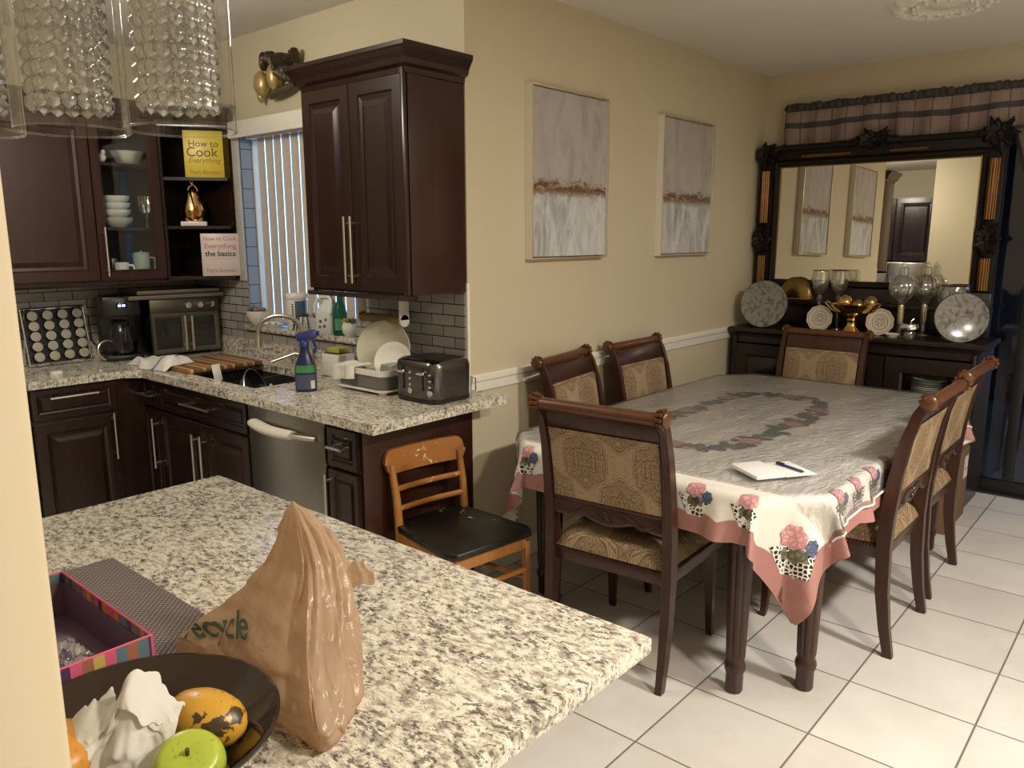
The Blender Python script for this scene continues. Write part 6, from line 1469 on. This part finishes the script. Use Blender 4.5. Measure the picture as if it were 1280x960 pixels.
t = thing('silver_apple_box', 'silver apple shaped trinket box on the sideboard', 'box', (2.68, -1.155, BZ + .0005)); m = MB(); m.lathe([(0, 0), (.035, 0), (.036, .035), (.032, .04), (0, .04)], (0, 0, 0), 28); m.build('base', M['cutglass'], t); m = MB(); m.lathe([(0, .041), (.03, .041), (.055, .055), (.058, .07), (.05, .085), (.025, .092), (0, .085)], (0, 0, 0), 32, rmod=lambda a, z: 1 + .04 * math.cos(6 * a)); m.build('lid', M['chrome'], t); m = MB(); m.tube([(0, 0, .085), (.0, -.005, .105), (0, -.018, .118)], .003, 6); m.build('stem', M['chrome'], t)
t = thing('saucer', 'small pale saucer left of the silver apple box', 'saucer', (2.64, -1.065, BZ + .0005)); m = MB(); m.lathe(plate_prof(.045), (0, 0, 0), 36); m.build('dish', plain('cream_saucer', (.60, .55, .42), .3), t)

# ------------------------------------------------------------------ valance and curtain
def plaid():
    n = NT('beige_plaid_curtain'); uv = n.xyz(n.uv()); f = n.noise(n.obj(), 120, 2)
    zb_ = n.ramp(uv[1], [(0, (.10, .07, .055)), (.04, (.25, .18, .15)), (.40, (.27, .20, .165)), (.42, (.04, .038, .04)), (.54, (.05, .047, .05)), (.56, (.28, .205, .17)), (.80, (.27, .195, .165)), (.82, (.04, .04, .045)), (1, (.055, .05, .055))], 'CONSTANT')
    s = n.math('FRACT', n.math('MULTIPLY', uv[0], 26.0)); vb = n.ramp(s, [(.06, (1, 1, 1)), (.10, (0, 0, 0)), (.55, (0, 0, 0)), (.58, (.6, .6, .6)), (.62, (0, 0, 0))])
    return n.pbr(n.mix(n.math('MULTIPLY', vb, .65), n.mix(n.math('MULTIPLY', f, .3), zb_, (.15, .11, .10)), (.045, .035, .035)), .85)
pm = plaid()
va = thing('curtain_valance', 'gathered brown plaid valance above the mirror and glass door', 'valance', (L - .045, -1.5, 2.22)); VL = 1.32
def vf_(u, v):
    y = VL - 2 * VL * u; g = .016 * math.sin(u * 95) + .010 * math.sin(u * 41 + 1); k = .35 if v > .82 else 1
    return V(-.02 - g * k * (1.25 - v) - .01 * math.sin(v * PI), y, .27 * v + .006 * math.sin(u * 60) * (v > .97) - .012 * math.sin(u * 21) * (1 - v))
m = MB(); m.grid(vf_, 420, 24, uvf=lambda u, v: (u, v)); m.build('gathered_fabric', pm, va, recalc=False)
m = MB(); m.tube([(-.018, VL + .01, .245), (-.018, -VL, .245)], .013, 10); m.build('curtain_rod', M['black'], va)
m = MB()
for k in range(64): u = (k + .5) / 64; m.ell((-.034 + .008 * math.sin(k * 2.3), VL - 2 * VL * u, .247), (.014, .028, .026 + .006 * math.sin(k * 1.7)), 8, 6)
m.build('ruched_heading', plain('charcoal_heading_fabric', (.05, .045, .048), .85), va)
cu = thing('curtain', 'tied back brown curtain hanging beside the glass door', 'curtain', (L - .03, -1.83, 1.2))
def cf_(u, v):
    z = 1.02 - 1.12 * v; w = .26 - .17 * math.exp(-((v - .62) / .16) ** 2) ; y = .16 - .30 * v * (1 if v < .62 else 1) + (u - .5) * 2 * w * .8 - .05; return V(-.014 + .022 * math.sin(u * 32 + v * 3), y - .02, z)
m = MB(); m.grid(cf_, 90, 40, uvf=lambda u, v: (u * .2, .2)); m.build('gathered_panel', plain('taupe_curtain_cloth', (.13, .095, .075), .85), cu, recalc=False)
m = MB(); m.tube([(-.014 + .034 * math.cos(a), -.10 + .115 * math.sin(a), .33 + .02 * math.sin(a)) for a in [2 * PI * i / 24 for i in range(24)]], .013, 8, closed=True); m.build('tie_band', plain('dark_tie_band', (.06, .045, .04), .8), cu)

# ------------------------------------------------------------------ cardboard boxes on the floor
card = plain('brown_cardboard', (.17, .095, .045), .8, var=.12, sc=14); stk = plain('white_sticker', (.62, .60, .56), .6)
bx = thing('cardboard_box', 'tall brown cardboard box with white stickers standing on the floor by the sideboard', 'box', (2.325, -1.42, 0), 0); m = MB(); m.box(-.225, .225, -.145, .145, 0, .42, bev=.003); m.build('carton', card, bx)
m = MB(); m.box(-.2265, .2265, -.025, .025, .4202, .4212); m.box(-.2265, -.2252, -.025, .025, .30, .421); m.build('packing_tape', plain('tan_packing_tape', (.30, .19, .09), .3), bx)
for a in ((-.1912, -.1902, .055, .105, .26, .38),):
    m = MB(); m.box(-.2265, -.2255, -.125, -.065, .25, .375)
    for k in range(3): m.box(-.2269, -.2265, -.122, -.068, .28 + k * .03, .286 + k * .03, mi=1)
    m.build('shipping_label', [stk, M['black']], bx)
m = MB(); m.box(.11, .20, -.1467, -.1457, .24, .37); m.box(.115, .195, -.147, -.1466, .29, .296, mi=1); m.build('shipping_label', [stk, plain('red_brown_print', (.25, .06, .05), .6)], bx)
bx2 = thing('small_carton', 'small open brown carton on top of the tall cardboard box', 'box', (2.26, -1.44, .4215), math.radians(20)); m = MB(); w_, d_, h_ = .125, .09, .07
for a in ((-w_, w_, -d_, d_, 0, .003), (-w_, -w_ + .003, -d_, d_, .003, h_), (w_ - .003, w_, -d_, d_, .003, h_), (-w_, w_, -d_, -d_ + .003, .003, h_), (-w_, w_, d_ - .003, d_, .003, h_)): m.box(*a)
m.build('carton', card, bx2)
for s, ang in ((-1, 40), (1, 55)):
    m = MB(); m.box(-w_, w_, 0, .085, -.0015, .0015, M=T(0, s * d_, h_) @ (R(0 if s > 0 else PI, 'Z')) @ R(math.radians(ang), 'X')); m.build('flap', card, bx2)
sc_ = thing('folded_cloth', 'folded red and white patterned cloth in the small carton', 'cloth', (2.26, -1.44, .426), math.radians(20)); m = MB(); m.grid(lambda u, v: V(-.11 + .22 * u, -.075 + .15 * v, .05 + .055 * math.sin(PI * u) * math.sin(PI * v) + .01 * math.sin(u * 14)), 24, 16); m.grid(lambda u, v: V(-.11 + .22 * u, -.075 + .15 * v, .002), 2, 2); m.build('red_fold', M['pinkband'], sc_)
m = MB(); m.grid(lambda u, v: V(-.09 + .16 * u, -.06 + .08 * v, .062 + .055 * math.sin(PI * (u * .73 + .09)) * math.sin(PI * (v * .53 + .1)) + .01), 16, 10); m.build('white_fold', M['lattice'], sc_)

# ------------------------------------------------------------------ blue chair on the patio, dim behind the glass
pc = thing('patio_chair', 'dim blue patio chair outside behind the glass door', 'chair', (4.6, -2.0, -.02), math.radians(120)); blu = plain('blue_sling_fabric', (.04, .12, .30), .6)
m = MB()
for s in (-1, 1): m.tube([(s * .27, .25, 0), (s * .27, .22, .42), (s * .27, -.22, .42), (s * .27, -.36, 1.25)], .014, 8); m.tube([(s * .27, -.3, 0), (s * .27, -.2, .42)], .014, 8); m.tube([(s * .29, .2, .42), (s * .29, .2, .62), (s * .29, -.24, .64)], .014, 8)
m.tube([(-.27, -.36, 1.25), (.27, -.36, 1.25)], .014, 8); m.build('frame', M['steel'], pc)
m = MB(); m.box(-.26, .26, -.22, .24, .42, .43, bev=.004); m.build('seat', blu, pc); m = MB(); m.box(-.26, .26, -.006, .006, 0, .80, M=T(0, -.23, .45) @ R(math.radians(9.5), 'X')); m.build('backrest', blu, pc)
